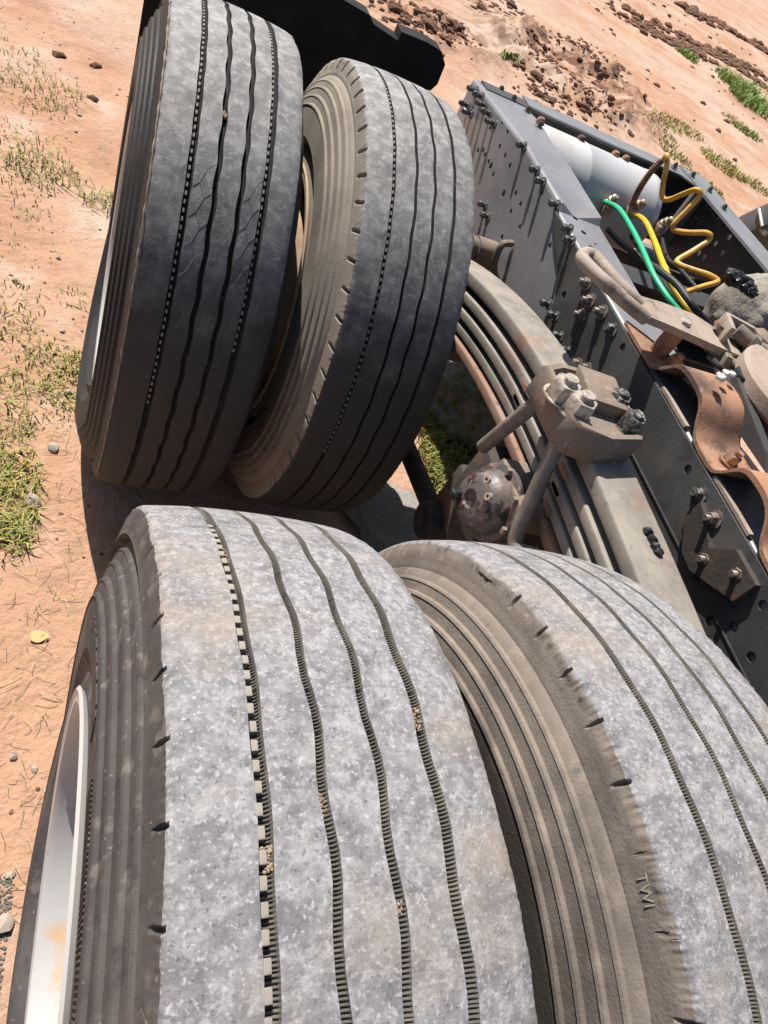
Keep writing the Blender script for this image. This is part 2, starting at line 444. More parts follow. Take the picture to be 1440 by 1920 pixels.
for (cx_, cy_, r0_, r1_) in ((3.9, 7.2, .55, 1.45), (2.2, 6.6, .2, .9), (3.1, 8.3, .2, .8)):
    _v = _nt.nodes.new('ShaderNodeVectorMath'); _v.operation = 'DISTANCE'
    _nt.links.new(_tc.outputs['Object'], _v.inputs[0]); _v.inputs[1].default_value = (cx_, cy_, 0)
    _mr = _nt.nodes.new('ShaderNodeMapRange'); _mr.inputs[1].default_value = r1_; _mr.inputs[2].default_value = r0_
    _nt.links.new(_v.outputs['Value'], _mr.inputs[0])
    _f, _ = _noise(_nt, _tc.outputs['Object'], 5.0, lo=.47, hi=.58)
    _mm = _nt.nodes.new('ShaderNodeMath'); _mm.operation = 'MULTIPLY'
    _nt.links.new(_f, _mm.inputs[0]); _nt.links.new(_mr.outputs[0], _mm.inputs[1])
    _src = _mix(_nt, _src, (0.17, 0.085, 0.055), _mm.outputs[0])
_nt.links.new(_src, _b.inputs['Base Color'])
tag(solo('ground', g, M['ground'], 'dry orange dirt yard under and around the truck', None, (0, 0, 0), smooth=180), kind='structure')

# ---------------------------------------------------------------- wheels
ZC = 0.5057
RT = 0.5112

def make_tyre(prefix, half, grooves, notch_pitch, notch_phase, dense, zig, rough_edge, bulge, lip_x, ridge, notch_size=1.0):
    """returns (vertices, faces, material index) round the local x axis, centre at the origin"""
    cols = []   # x, r, material of strip to the right (0 tread, 1 groove, 2 side), kind, zig id
    def C(x, r, m, kind='', g=-1):
        cols.append((x, r, m, kind, g))
    def crown(x):
        return RT - 0.007 * abs(x / half) ** 2.4
    side = [(-lip_x + .02, .283), (-lip_x + .004, .290), (-lip_x + .003, .303), (-lip_x + .006, .308), (-lip_x + .009, .325), (-bulge + .004, .337), (-bulge + .0005, .341), (-bulge, .385),
(-bulge + .0010, .3985), (-bulge - .0006, .3995), (-bulge + .0006, .4025), (-bulge + .0042, .4040), (-bulge + .0062, .4170), (-bulge + .0052, .4180), (-bulge + .0066, .4210), (-bulge + .0105, .4225),
            (-bulge + .0132, .4360), (-bulge + .0122, .4370), (-bulge + .0138, .4400), (-bulge + .0175, .4412), (-bulge + .0205, .4520), (-bulge + .0198, .4530), (-bulge + .0215, .4555), (-bulge + .0250, .4565), (-bulge + .0285, .463), (-bulge + .0335, .467)]
    edge_x = half + .007
    for (x, r) in side:
        C(x, r, 2, 's')
    NS = 7
    shc = [(edge_x - .0062 * (k / (NS - 1)) ** 1.3, .4765 + (crown(half) - .0035 - .4765) * k / (NS - 1), k / (NS - 1)) for k in range(NS)]
    C(-edge_x - .002, .472, 2, 'sh0')
    for (x, r, t) in shc[:-1]: C(-x, r, 2, 'n%.3f' % t)
    C(-half - .0008, crown(half) - .0035, 0, 'n1.000')
    C(-half + .0015, crown(half) - .0008, 0, 'edge2')
    last = -half
    for gi, (xg, hw, dep, ridged) in enumerate(grooves):
        a = xg - hw
        for t in (0.12, 0.3, 0.55, 0.8, 0.96):
            xx = last + (a - last) * t
            C(xx, crown(xx), 0, 'rib')
        C(a, crown(a), 1, 'ge', gi)
        k = 'gr' if ridged else 'gb'
        C(xg - hw * .80, crown(a) - dep * .7, 1, k, gi); C(xg - hw * .45, crown(a) - dep, 1, k, gi); C(xg, crown(a) - dep * .98, 1, k, gi)
        C(xg + hw * .45, crown(a) - dep * .8, 1, k, gi); C(xg + hw * .80, crown(a) - dep * .45, 1, k, gi)
        C(xg + hw, crown(xg + hw), 0, 'ge', gi)
        last = xg + hw
    for t in (0.05, 0.25, 0.5, 0.75):
        xx = last + (half - last) * t
        C(xx, crown(xx), 0, 'rib')
    C(half - .0015, crown(half) - .0008, 0, 'edge2'); C(half + .0008, crown(half) - .0035, 2, 'n1.000')
    for (x, r, t) in reversed(shc[:-1]): C(x, r, 2, 'n%.3f' % t)
    C(edge_x + .002, .472, 2, 'sh0')
    for (x, r) in reversed(side):
        C(-x, r, 2, 's')
    X = np.array([c[0] for c in cols]); R = np.array([c[1] for c in cols]); K = [c[3] for c in cols]; G = np.array([c[4] for c in cols])
    a0, a1, st = dense
    A = np.concatenate([np.arange(a0, a1, st), np.arange(a1, a0 + 360, 0.3)])
    A = np.unique(np.round(A, 4)); n = len(A)
    XX = np.tile(X, (n, 1)); RR = np.tile(R, (n, 1))
    amp, per = zig
    for gi, (xg, hw, dep, ridged) in enumerate(grooves):
        ph = (A / per + 0.37 * gi + 0.1) % 1.0
        tri = np.abs(ph * 2 - 1) * 2 - 1
        tri = np.clip(tri * 1.5, -1, 1)
        z = (amp if not isinstance(amp, (list, tuple)) else amp[gi]) * tri
        XX[:, G == gi] += z[:, None]
        if ridged:
            saw = ((A * ridge) % 1.0)
            sq = np.where(saw < 0.5, 1.0, -1.0) * 0.0011
            cc = [i for i in range(len(cols)) if G[i] == gi and K[i] == 'gr']
            RR[:, cc] += sq[:, None]
    # shoulder notches
    for sgn in (-1, 1):
        dn = ((A - notch_phase + notch_pitch / 2) % notch_pitch) - notch_pitch / 2
        for i, k in enumerate(K):
            if np.sign(X[i]) != sgn: continue
            if k[0] == 'n':
                t = float(k[1:]); ns = notch_size
                lean, wdt, dep, t0 = (1.1, .30, .007, .05) if ns > 1 else (.45, .17, .0042, .40)
                fade = min(1.0, max(0.0, (t - t0) * 6))
                for nid in (0,):
                    cut = np.clip(1.5 - np.abs(dn + lean * (t - .5)) / wdt, 0, 1) * fade
                    if ns <= 1: cut = cut * np.where(np.sin(A * 12.9898 // notch_pitch * 78.233) > -.6, 1, .25)
                XX[:, i] -= sgn * cut * dep; RR[:, i] -= cut * dep * .5
    # worn, chipped shoulder line and gentle unevenness
    s1 = rng.normal(0, 1, n); kern = np.hanning(11); kern /= kern.sum()
    e = np.convolve(np.concatenate([s1[-5:], s1, s1[:5]]), kern, 'valid')
    big = np.array([noise.fractal(Vector((math.cos(math.radians(a)) * 6, math.sin(math.radians(a)) * 6, len(prefix) * 1.7)), 0.8, 2.0, 4) for a in A])
    for i, k in enumerate(K):
        if k == 'edge2' or (k[0] == 'n' and float(k[1:]) > .7):
            XX[:, i] += np.sign(X[i]) * (e * 0.0006 + big * 0.0016) * rough_edge
            RR[:, i] -= np.abs(big) * 0.0012 * rough_edge
        elif k == 'rib':
            RR[:, i] += big * 0.0006
    # the loaded tyre bulges at the road
    low = np.clip(-np.sin(np.radians(A)) - 0.45, 0, 1) ** 1.0
    for i, k in enumerate(K):
        if k == 's' and 0.3 < R[i] < 0.46:
            XX[:, i] += np.sign(X[i]) * low * 0.042
    Y = -RR * np.cos(np.radians(A))[:, None]
    Z = RR * np.sin(np.radians(A))[:, None]
    Z = np.maximum(Z, -0.4995)
    V = np.stack([XX, Y, Z], 2).reshape(-1, 3)
    m = len(cols)
    ii, jj = np.meshgrid(np.arange(n), np.arange(m - 1), indexing='ij')
    i2 = (ii + 1) % n
    F = np.stack([ii * m + jj, i2 * m + jj, i2 * m + jj + 1, ii * m + jj + 1], 2).reshape(-1, 4)
    mi = np.tile(np.array([c[2] for c in cols[:-1]]), n)
    return V, F, mi

def np_mesh(name, V, F, mi, mats, sharp=38):
    me = bpy.data.meshes.new(name)
    me.vertices.add(len(V)); me.vertices.foreach_set('co', V.astype(np.float32).ravel())
    me.loops.add(F.size); me.loops.foreach_set('vertex_index', F.astype(np.int32).ravel())
    me.polygons.add(len(F)); me.polygons.foreach_set('loop_start', np.arange(0, F.size, 4, dtype=np.int32))
    me.polygons.foreach_set('material_index', mi.astype(np.int32))
    for m in mats: me.materials.append(m)
    me.update(calc_edges=True)
    me.validate()
    me.polygons.foreach_set('use_smooth', np.ones(len(F), dtype=bool))
    me.set_sharp_from_angle(angle=math.radians(sharp))
    return me

def polar(ang, r, x):
    a = math.radians(ang)
    return Vector((x, -r * math.cos(a), r * math.sin(a)))

def make_wheel(cx, cy, cz, label, outer, tyre_args, mats, rim_mat, blocks=(), name='dual_wheel'):
    w = empty(name, (cx, cy, cz), label, 'wheel', 'dual wheels of the two rear axles')
    V, F, mi = make_tyre(label, *tyre_args)
    ty = link('tyre', np_mesh('tyre', V, F, mi, mats), w)
    bulge, lip = tyre_args[7], tyre_args[8]
    # steel rim: flange lips, well and dished disc
    sg = -1 if outer else 1
    rm = MB()
    half_rim = [(-lip - .002, .289), (-lip - .004, .295), (-lip - .001, .299), (-lip + .004, .293), (-lip + .010, .283), (-lip + .03, .279), (-.07, .276), (-.03, .252)]
    inner = [(-.03, .243), (-.07, .262), (-.095, .271), (-.102, .268), (-.108, .272), (-lip + .006, .2755), (-lip - .002, .281), (-lip - .002, .289)]
    rm.lathe(half_rim + [(-x_, r_) for (x_, r_) in reversed(half_rim)] + [(-x_, r_) for (x_, r_) in reversed(inner[:-1])] + inner, (0, 0, 0), (1, 0, 0), 90, caps=False)
    rim = link('rim', rm.mesh('rim', rim_mat), w)
    dm = MB()
    d0 = 0.155 * (1 if outer else -1)
    s = 1 if outer else -1
    dm.lathe([(d0 - .09 * s, .239), (d0 - .05 * s, .225), (d0 - .012 * s, .19), (d0, .17), (d0, .11), (d0 + .006 * s, .11), (d0 + .006 * s, .17), (d0 - .006 * s, .195), (d0 - .044 * s, .23), (d0 - .084 * s, .239)],
             (0, 0, 0), (1, 0, 0), 48, caps=False)
    disc = link('wheel_disc', dm.mesh('wheel_disc', rim_mat), w)
    nm = MB(); hexa(nm, (0, 0, 0), (-1, 0, 0), .016, .022); nm.cyl((-.02, 0, 0), (-.034, 0, 0), .009, 8)
    nme = nm.mesh('wheel_nut', M['bolt_dark'])
    for k in range(10):
        link('wheel_nut', nme, w, polar(36 * k, .142, d0 - .001))
    # small stone-ejector blocks down in the grooves
    for (gx_, hw, a0, a1, pitch, hgt, single) in blocks:
        bm_ = MB(); bm_.box((0, 0, 0), (.0046, .0080, .0055), bev=.0006)
        bme = bm_.mesh('groove_block', M['block'], smooth=0)
        if single:
            a = a0
            while a < a1:
                o = link('groove_block', bme, ty, polar(a, RT - hgt, gx_ + random.uniform(-.0005, .0005)), (math.radians(90 - a + random.uniform(-3, 3)), 0, 0))
                a += pitch
        else:
            jb = MB(); a = a0
            while a < a1:
                t = MB(); t.box((0, 0, 0), (.0030, .0062, .0050), rot=Matrix.Rotation(math.radians(90 - a), 3, 'X'))
                p = polar(a, RT - hgt, gx_)
                jb.add([(v[0] + p.x, v[1] + p.y, v[2] + p.z) for v in t.v], t.f)
                a += pitch
            o = link('groove_blocks', jb.mesh('groove_blocks', M['block'], smooth=0), ty)
            o['kind'] = 'stuff'
    return w, ty

G3 = [(-.0590, .0046, .0060, True), (-.0180, .0033, .0050, True), (.0220, .0033, .0050, True), (.0640, .0042, .0054, True)]
G4 = [(-.0640, .0040, .0050, True), (-.0160, .0034, .0050, True), (.0260, .0034, .0050, True), (.0680, .0034, .0050, True)]
G1 = [(-.0595, .0054, .0095, False), (-.0175, .0043, .0095, False), (.0230, .0043, .0095, False), (.0620, .0060, .0095, False)]
G2 = [(-.0620, .0034, .0080, False), (-.0170, .0030, .0080, False), (.0215, .0030, .0080, False), (.0650, .0036, .0080, False)]

X1, X2, X3, X4 = -0.0134, 0.337, 0.0, 0.361
YA = 1.3506
wh3, ty3 = make_wheel(X3, 0, ZC, 'nearest bleached grey wheel with a white rim, lower left of the picture', True,
    (.115, G3, 6.05, 85.6, (66, 132, 0.075), ([.0006, .0015, .0015, .0013], 10.3), 1.0, .1450, .1450, 3.4),
    [M['tread_near'], M['groove_near'], M['side_t3']], M['wheel_white'],
    blocks=[(-.0612, .005, 66, 128, 1.52, .0042, True)])
wh4, ty4 = make_wheel(X4, 0, ZC, 'bleached grey wheel with tan dusty sidewall beside the grey leaf spring', False,
    (.113, G4, 6.2, 86.8, (66, 130, 0.075), ([.0008, .0012, .0012, .0010], 11.0), 2.0, .156, .150, 3.4),
    [M['tread_near'], M['groove_near'], M['side_t4']], M['wheel_tan'])
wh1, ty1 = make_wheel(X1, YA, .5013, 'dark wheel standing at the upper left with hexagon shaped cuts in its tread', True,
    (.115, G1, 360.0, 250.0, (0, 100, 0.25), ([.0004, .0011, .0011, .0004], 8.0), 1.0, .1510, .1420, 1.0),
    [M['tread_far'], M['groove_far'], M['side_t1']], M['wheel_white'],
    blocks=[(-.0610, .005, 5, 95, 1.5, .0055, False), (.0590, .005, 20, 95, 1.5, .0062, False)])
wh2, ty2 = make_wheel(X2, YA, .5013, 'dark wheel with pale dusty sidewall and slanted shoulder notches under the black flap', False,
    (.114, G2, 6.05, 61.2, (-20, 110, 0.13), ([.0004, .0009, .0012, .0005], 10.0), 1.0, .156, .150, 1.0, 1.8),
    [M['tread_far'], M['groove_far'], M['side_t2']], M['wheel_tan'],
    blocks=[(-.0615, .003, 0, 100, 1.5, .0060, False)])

# hexagon cuts on two ribs of the upper left tyre: raised torn lips along zigzag slits
hx = MB()
def cut_line(x0, a0, x1, a1, r=.00055):
    pts = []
    for t in (0, .5, 1):
        xx = x0 + (x1 - x0) * t; aa = a0 + (a1 - a0) * t
        pts.append(polar(aa, RT - 0.007 * abs(xx / .115) ** 2.4 + .0002, xx))
    hx.tube(pts, r, 5, 2)
for (xa, xb) in ((-.0530, -.0232), (.0285, .0550)):
    xm = (xa + xb) / 2; a = 22.0; k = 0; sgn = 1
    while a < 50:
        cut_line(xm - .0045 * sgn, a, xm + .0045 * sgn, a + 2.6)
        if sgn > 0: cut_line(xm + .0045, a + 2.6, xb, a + 3.7)
        else: cut_line(xm - .0045, a + 2.6, xa, a + 1.5)
        a += 2.6; sgn = -sgn
part_o = link('tread_cut', hx.mesh('tread_cut', weathered('pale_torn_rubber', (0.16, 0.16, 0.16), rough=.9)), ty1); part_o['kind'] = 'stuff'

# pale torn rubber lip along the shoulder of the upper left tyre
lp_ = MB(); pts_ = []
a = -28.0
while a < 112:
    pts_.append(polar(a, .5040 + random.uniform(-.0006, .0008), -.1172 + random.uniform(-.0006, .0006))); a += .9
lp_.tube(pts_, lambda t: .0013 + .0009 * math.sin(t * 190) * math.sin(t * 47), 5, 2)
link('torn_lip', lp_.mesh('torn_lip', M['side_t2'], smooth=30), ty1)

# fine ribbed band and raised panel strip on the near tyre's sidewall
rb = MB()
a = 40.0
while a < 103:
    p0 = polar(a, .350, -.1452); p1 = polar(a + .2, .380, -.1453)
    rb.tube([p0, (p0 + p1) / 2, p1], .0011, 4, 1, smooth=False); a += .62
o = link('ribbed_band', rb.mesh('ribbed_band', M['side_t3'], smooth=0), ty3); o['kind'] = 'stuff'
tw = MB()
for k in range(15):
    a = 112 + k * 2.1
    p = polar(a, .366 + .003 * (k % 2), -.1445)
    tw.box(p, (.003, .016 if k % 3 else .009, .030), rot=Matrix.Rotation(math.radians(90 - a), 3, 'X'), bev=.0007)
o = link('raised_lettering', tw.mesh('raised_lettering', M['side_t3'], smooth=0), ty3); o['kind'] = 'stuff'

# the small raised wear mark letters on the second near tyre's shoulder
def letters(word, parent, ang, r, x, size, mat, slope):
    cu = bpy.data.curves.new('wear_mark', 'FONT')
    cu.body = word; cu.size = size; cu.extrude = .0012; cu.align_x = 'CENTER'; cu.align_y = 'CENTER'
    tmp = bpy.data.objects.new('tmp', cu)
    COL.objects.link(tmp)
    bpy.context.view_layer.update()
    me = bpy.data.meshes.new_from_object(tmp)
    COL.objects.unlink(tmp); bpy.data.objects.remove(tmp)
    me.name = 'wear_mark'; me.materials.clear(); me.materials.append(mat)
    o = bpy.data.objects.new('wear_mark', me); COL.objects.link(o); o.parent = parent
    a = math.radians(ang)
    radial = Vector((0, -math.cos(a), math.sin(a))); tang = Vector((0, math.sin(a), math.cos(a)))
    nrm = (Vector((-1, 0, 0)) * math.cos(slope) + radial * math.sin(slope)).normalized()
    ux = -tang
    uy = nrm.cross(ux)
    o.matrix_local = Matrix(((ux.x, uy.x, nrm.x, x), (ux.y, uy.y, nrm.y, radial.y * r), (ux.z, uy.z, nrm.z, radial.z * r), (0, 0, 0, 1)))
    return o
letters('TWI', ty4, 84.0, .4855, -.1180, .0125, M['side_t2'], 0.35)

# dried mud plugs in the grooves of the near tyre
for (gxx, a, ln) in ((.0640, 98.6, 2.2), (-.0180, 92.0, 1.5), (.0220, 84.9, 0.8), (-.0580, 88.7, 1.6), (-.0580, 119.5, 3.0)):
    pm = MB()
    for k in range(60):
        aa = a + random.uniform(-ln, ln) * 0.5
        bm = bmesh.new(); bmesh.ops.create_icosphere(bm, subdivisions=1, radius=random.uniform(.0004, .0015))
        p = polar(aa, RT - .0046 + random.uniform(-.001, .0015), gxx + random.uniform(-.0035, .0035))
        pm.add([(v.co * random.uniform(.7, 1.3) + p)[:] for v in bm.verts], [[v.index for v in f.verts] for f in bm.faces]); bm.free()
    o = link('mud_plug', pm.mesh('mud_plug', M['mud'], smooth=0), ty3)
pm = MB()
for k in range(10):
    p = polar(62.0 + random.uniform(-.6, .6), RT - .004, -.0175 + random.uniform(-.003, .003))
    bm = bmesh.new(); bmesh.ops.create_icosphere(bm, subdivisions=1, radius=random.uniform(.002, .004))
    pm.add([(v.co + p)[:] for v in bm.verts], [[v.index for v in f.verts] for f in bm.faces]); bm.free()
link('mud_plug', pm.mesh('mud_plug', M['mud'], smooth=0), ty1)

M_dark = M['drum']
# axles with brake drums
for (yy, lab) in ((0.0, 'rusty axle tube and brake drum between the near wheels'), (YA, 'rusty axle tube and brake drum between the far wheels')):
    ax = empty('axle', (0.5, yy, ZC), lab, 'axle')
    a = MB(); a.cyl((.30, yy, ZC), (2.3, yy, ZC), .062, 20)
    part('axle_tube', a, M['drum'], ax)
    a = MB(); a.lathe([(0, .10), (.02, .19), (.20, .205), (.215, .225), (.24, .225), (.24, .07)], (.33, yy, ZC), (1, 0, 0), 36)
    part('brake_drum', a, M['drum'], ax)
    a = MB(); a.lathe([(0, .08), (.04, .16), (.10, .205), (.22, .205), (.28, .16), (.32, .08)], (1.10, yy, ZC), (1, 0, 0), 28)
    part('differential_housing', a, M['drum'], ax)
    a = MB(); a.lathe([(0, .06), (.02, .09), (.16, .10), (.17, .12), (.19, .12)], (.14, yy, ZC), (1, 0, 0), 24)
    part('hub', a, M['drum'], ax)

# ---------------------------------------------------------------- truck frame
fr = empty('truck_frame', (1.265, 1.0, .62), 'grey steel truck chassis frame with bolt holes along its two rails', 'chassis frame')
XL, XR = .78, 1.752
ZT = .902
def ztop(y):
    if y < 1.372: return ZT
    if y < 1.66: return ZT + .016
    return ZT + .016 - (y - 1.66) / .486 * .034
web_holes = [(0.78,1.8839,0.8974), (0.78,1.837,0.8935), (0.78,1.8881,0.8526), (0.78,1.7829,0.8937), (0.78,1.7825,0.8516), (0.78,1.8915,0.7841), (0.78,1.8623,0.8005), (0.78,1.8389,0.7979), (0.78,1.7978,0.7984), (0.78,1.7739,0.7982), (0.78,1.7354,0.7934), (0.78,1.7295,0.8525), (0.78,1.6778,0.8505), (0.78,1.6315,0.7941), (0.78,1.5762,0.8272), (0.78,1.5274,0.8249), (0.78,1.4672,0.8906), (0.78,1.55,0.79), (0.78,1.4711,0.793), (0.78,1.5226,0.7303), (0.78,1.3121,0.8417), (0.78,1.2048,0.8206)]
low_holes = [(0.772,1.147,0.8189), (0.772,0.8929,0.8795), (0.772,0.5773,0.8731), (0.772,0.3058,0.8113), (0.772,0.2528,0.814), (0.772,0.3087,0.8716), (0.772,0.3343,0.7773)]
rail = MB()
ys = [-.7, 1.35, 1.372, 1.5, 1.66, 1.9, 2.146]
outline = [(-.7, .615), (2.10, .64), (2.146, .70)] + [(y, (ztop(y) - .012)) for y in reversed(ys)]
outline[3] = (2.146, ztop(2.146) - .012)
wh = [(p[1], p[2], .0072 if i not in (9, 13) else .010) for i, p in enumerate(web_holes)]
rail.plate(outline, wh, .008, lambda u, v, d: (XL + d, u, v))
flange_holes = [(0.8317,1.3609,0.905), (0.8308,1.2983,0.905), (0.8267,1.2346,0.905), (0.8264,1.1715,0.905), (0.8133,0.9233,0.905), (0.8498,1.2615,0.905)]
fl = [(y, XL + .012) for y in (-.7, 1.07, 1.365, 1.379, 1.5, 1.66, 1.8, 1.95, 2.15)] + [(2.15, .935), (1.95, .955), (1.8, .925), (1.66, .916), (1.5, .911), (1.379, .909), (1.365, .908), (1.07, .897), (-.7, .890)]
rail.plate(fl, [(p[1], p[0], .0085 if i < 5 else .004) for i, p in enumerate(flange_holes)], .008, lambda u, v, d: (v, u, ztop(u) - .008 + d))
# rounded outer corner of the channel
cv = []; cf = []
for i, y in enumerate([-.7, 0, .5, 1.0, 1.365, 1.379, 1.5, 1.66, 1.8, 1.95, 2.148]):
    for k in range(6):
        a = PI / 2 * k / 5
        cv.append((XL + .012 - .012 * math.cos(a), y, ztop(y) - .012 + .012 * math.sin(a)))
    if i:
        cf += [((i - 1) * 6 + k, (i - 1) * 6 + k + 1, i * 6 + k + 1, i * 6 + k) for k in range(5)]
rail.add(cv, cf)
rail.box((XL + .055, .72, .6145), (.11, 2.85, .008))
lrail = part('frame_rail', rail, M['frame'], fr, smooth=30)
# black reinforcement plate on the near half of the left rail
fp = MB()
fo = [(1.372, ZT - .002), (1.30, .865), (1.24, .845), (1.18, .81), (1.108, .715), (1.05, .622), (-.7, .622), (-.7, ZT - .002)]
fp.plate(fo, [(p[1], p[2], .0085) for p in low_holes], .007, lambda u, v, d: (XL - .0075 + d, u, v))
fp.box((XL - .0075, .35, .79), (.004, 1.2, .003))
fish = part('reinforcing_plate', fp, M['plate_dark'], fr, smooth=30)
# right rail
rr = MB()
rhol = [(1.744,1.8401,0.8461), (1.744,1.8712,0.8007), (1.744,1.8134,0.8003), (1.744,1.9052,0.7412), (1.744,1.8691,0.7456)]
rr.plate([(-.7, .615), (2.146, .63), (2.146, ZT - .010), (-.7, ZT - .010)], [(p[1], p[2], .011) for p in rhol], .008, lambda u, v, d: (XR - .008 + d, u, v))
rr.plate([(-.7, 1.640), (2.15, 1.640), (2.15, XR), (-.7, XR)], [], .009, lambda u, v, d: (v, u, ZT - .009 + d))
rr.box((XR - .055, .72, .6145), (.11, 2.85, .008))
rrail = part('frame_rail', rr, [M['frame']], fr, smooth=30)
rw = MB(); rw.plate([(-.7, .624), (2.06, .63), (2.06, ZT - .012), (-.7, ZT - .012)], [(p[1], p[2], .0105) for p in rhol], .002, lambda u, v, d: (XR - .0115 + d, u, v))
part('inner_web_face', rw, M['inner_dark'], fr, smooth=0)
# rear cross member: channel open to the front
cm = MB()
cm.box((1.27, 2.135, .775), (.935, .008, .23), bev=.001)
cm.box((1.27, 2.105, .888), (.935, .06, .008), bev=.001)
cm.box((1.27, 2.105, .664), (.935, .06, .008), bev=.001)
part('cross_member', cm, M['inner_dark'], fr)
ce = MB(); ce.plate([(.955, 2.075), (1.05, 2.07), (1.60, 2.07), (1.645, 2.02), (1.645, 2.15), (.955, 2.15)], [], .005, lambda u, v, d: (u, v, .8925 + d))
part('cross_member_cap', ce, M['frame'], fr)
cm2 = MB(); cm2.box((1.27, .30, .76), (.95, .012, .20)); cm2.box((1.27, .33, .855), (.95, .06, .008))
part('cross_member', cm2, M['inner_dark'], fr)
cm3 = MB(); cm3.box((1.27, 1.50, .70), (.95, .012, .16)); cm3.box((1.27, 1.46, .776), (.95, .09, .008)); cm3.box((1.27, 1.44, .624), (.95, .12, .008))
part('cross_member', cm3, M['inner_dark'], fr)  # middle member added to cover the orange ground showing inside the frame
cm5 = MB(); cm5.box((1.266, 1.785, .50), (.95, .010, .40), bev=.001); part('dark_filler_sheet', cm5, M['drum'], fr)  # added dark sheet that hides the lit ground between the rails
cm4 = MB(); cm4.cyl((1.22, .35, .62), (1.22, 1.46, .66), .075, 24); cm4.box((1.02, 1.05, .66), (.36, .50, .05), bev=.01)
part('dark_frame_filler', cm4, M['drum'], fr)  # added dark pipe and block to keep the inside of the frame dark

# bolts: long ones, nuts with studs and cap heads
def bolt_mesh(shank, r, head, rs, mat, threaded=False):
    b = MB()
    b.cyl((0, 0, 0), (0, 0, .003), r * 1.45, 14)
    if threaded:
        hexa(b, (0, 0, .003), (0, 0, 1), r, head)
        pr = []
        z = head
        while z < shank:
            pr += [(z, rs), (z + .0012, rs * .86)]; z += .0024
        b.lathe(pr, (0, 0, 0), (0, 0, 1), 10)
    else:
        b.cyl((0, 0, 0), (0, 0, shank), rs, 10)
        hexa(b, (0, 0, shank), (0, 0, 1), r, head)
        b.lathe([(0, rs * 1.0), (.004, rs * .9)], (0, 0, shank + head), (0, 0, 1), 10)
    return b.mesh('bolt', mat)
B_long = bolt_mesh(.013, .0085, .010, .006, M['bolt_dark'])
B_rear = bolt_mesh(.020, .0090, .010, .0065, M['bolt_dark'])
B_stud = bolt_mesh(.024, .0112, .011, .0062, M['bolt_stud'], True)
B_cap = bolt_mesh(.004, .0085, .009, .005, M['bolt_dark'])
B_capp = bolt_mesh(.004, .011, .011, .006, M['bolt_dark'], False)
wo_fr = fr.location
def put_bolt(me, p, d, parent, name='bolt'):
    o = link(name, me, parent)
    wo = Vector((0, 0, 0)); q = parent
    while q is not None:
        wo += q.location; q = q.parent
    o.location = Vector(p) - wo
    o.rotation_euler = Vector(d).to_track_quat('Z', 'Y').to_euler()
    o.rotation_euler.rotate_axis('Z', random.uniform(0, 1))
    return o
for p in [(0.746,2.0831,0.8723), (0.746,2.0293,0.8782), (0.746,1.9825,0.874), (0.746,1.9271,0.8743), (0.746,1.8735,0.8716), (0.746,2.0889,0.8255), (0.746,2.045,0.8211)]:
    put_bolt(B_rear, (XL, p[1], p[2]), (-1, 0, 0), lrail)
for p in [(0.752,1.6581,0.9124), (0.752,1.5373,0.9092), (0.752,1.4851,0.9078), (0.752,1.3767,0.9091), (0.752,1.6848,0.7264), (0.752,1.6394,0.7188)]:
    put_bolt(B_long, (XL, p[1], p[2]), (-1, 0, 0), lrail)
for p in [(0.752,1.2698,0.9089), (0.752,1.2373,0.8994), (0.752,1.1707,0.7723), (0.752,1.1236,0.7751), (0.752,1.0678,0.7619), (0.752,1.0146,0.7637)]:
    put_bolt(B_long, (XL - .006, p[1], p[2]), (-1, 0, 0), fish)
for p in [(0.755,1.102,0.8821), (0.755,1.0581,0.8672), (0.755,1.0507,0.8345), (0.755,1.0042,0.8792), (0.755,0.9651,0.768), (0.755,0.9332,0.7828), (0.755,0.4706,0.8718), (0.755,0.4197,0.8278), (0.755,0.3667,0.8655)]:
    put_bolt(B_stud, (XL - .0075, p[1], p[2]), (-1, 0, 0), fish)
for p in [(0.765,0.9477,0.8788), (0.765,0.5235,0.8707)]:
    put_bolt(B_capp, (XL - .0075, p[1], p[2]), (-1, 0, 0), fish)
for p in [(0.8717,2.1319,0.905), (0.9024,2.0874,0.905), (0.9294,2.0227,0.905), (0.9216,1.8992,0.905)]:
    put_bolt(B_cap, (p[0], p[1], ztop(p[1])), (0, 0, 1), lrail)
for p in [(1.5792,2.1026,0.905), (1.658,2.0915,0.905), (1.6933,2.0123,0.905), (1.6888,1.8957,0.905)]:
    put_bolt(B_cap, (p[0], p[1], ZT), (0, 0, 1), rrail)
for p in [(1.715,2.0034,0.8605), (1.715,2.0043,0.8139), (1.715,1.9466,0.8592), (1.715,1.8912,0.858)]:
    put_bolt(B_long, (XR - .011, p[1], p[2]), (-1, 0, 0), rrail)
# small rusty three bolt bracket low on the plate
tb = MB()
tb.plate([(.505, .872), (.505, .835), (.455, .797), (.42, .795), (.335, .838), (.335, .885), (.40, .885), (.43, .845), (.46, .86)], [], .012, lambda u, v, d: (XL - .0195 + d, u, v))
part('rusty_bracket', tb, M['drum'], fr, label='red brown three bolt bracket low on the black plate')
# pipe stub and clip on the web beside the far tyre
pc = MB()
q = (0.74,1.5165,0.6781)
pc.cyl((XL - .001, q[1], q[2]), (XL - .06, q[1], q[2]), .035, 18)
pc.lathe([(0, .030), (.02, .034)], (XL - .06, q[1], q[2]), (-1, 0, 0), 18)
part('pipe_stub', pc, M['cast'], fr)
cl = MB()
q = (0.75,1.4435,0.7137)
cl.tube([(XL - .004, q[1] + .01, q[2] + .04), (XL - .035, q[1], q[2] + .03), (XL - .03, q[1] - .01, q[2] - .02), (XL - .004, q[1] - .02, q[2] - .05)], .009, 8, 6)
part('clip', cl, M['cast'], fr)

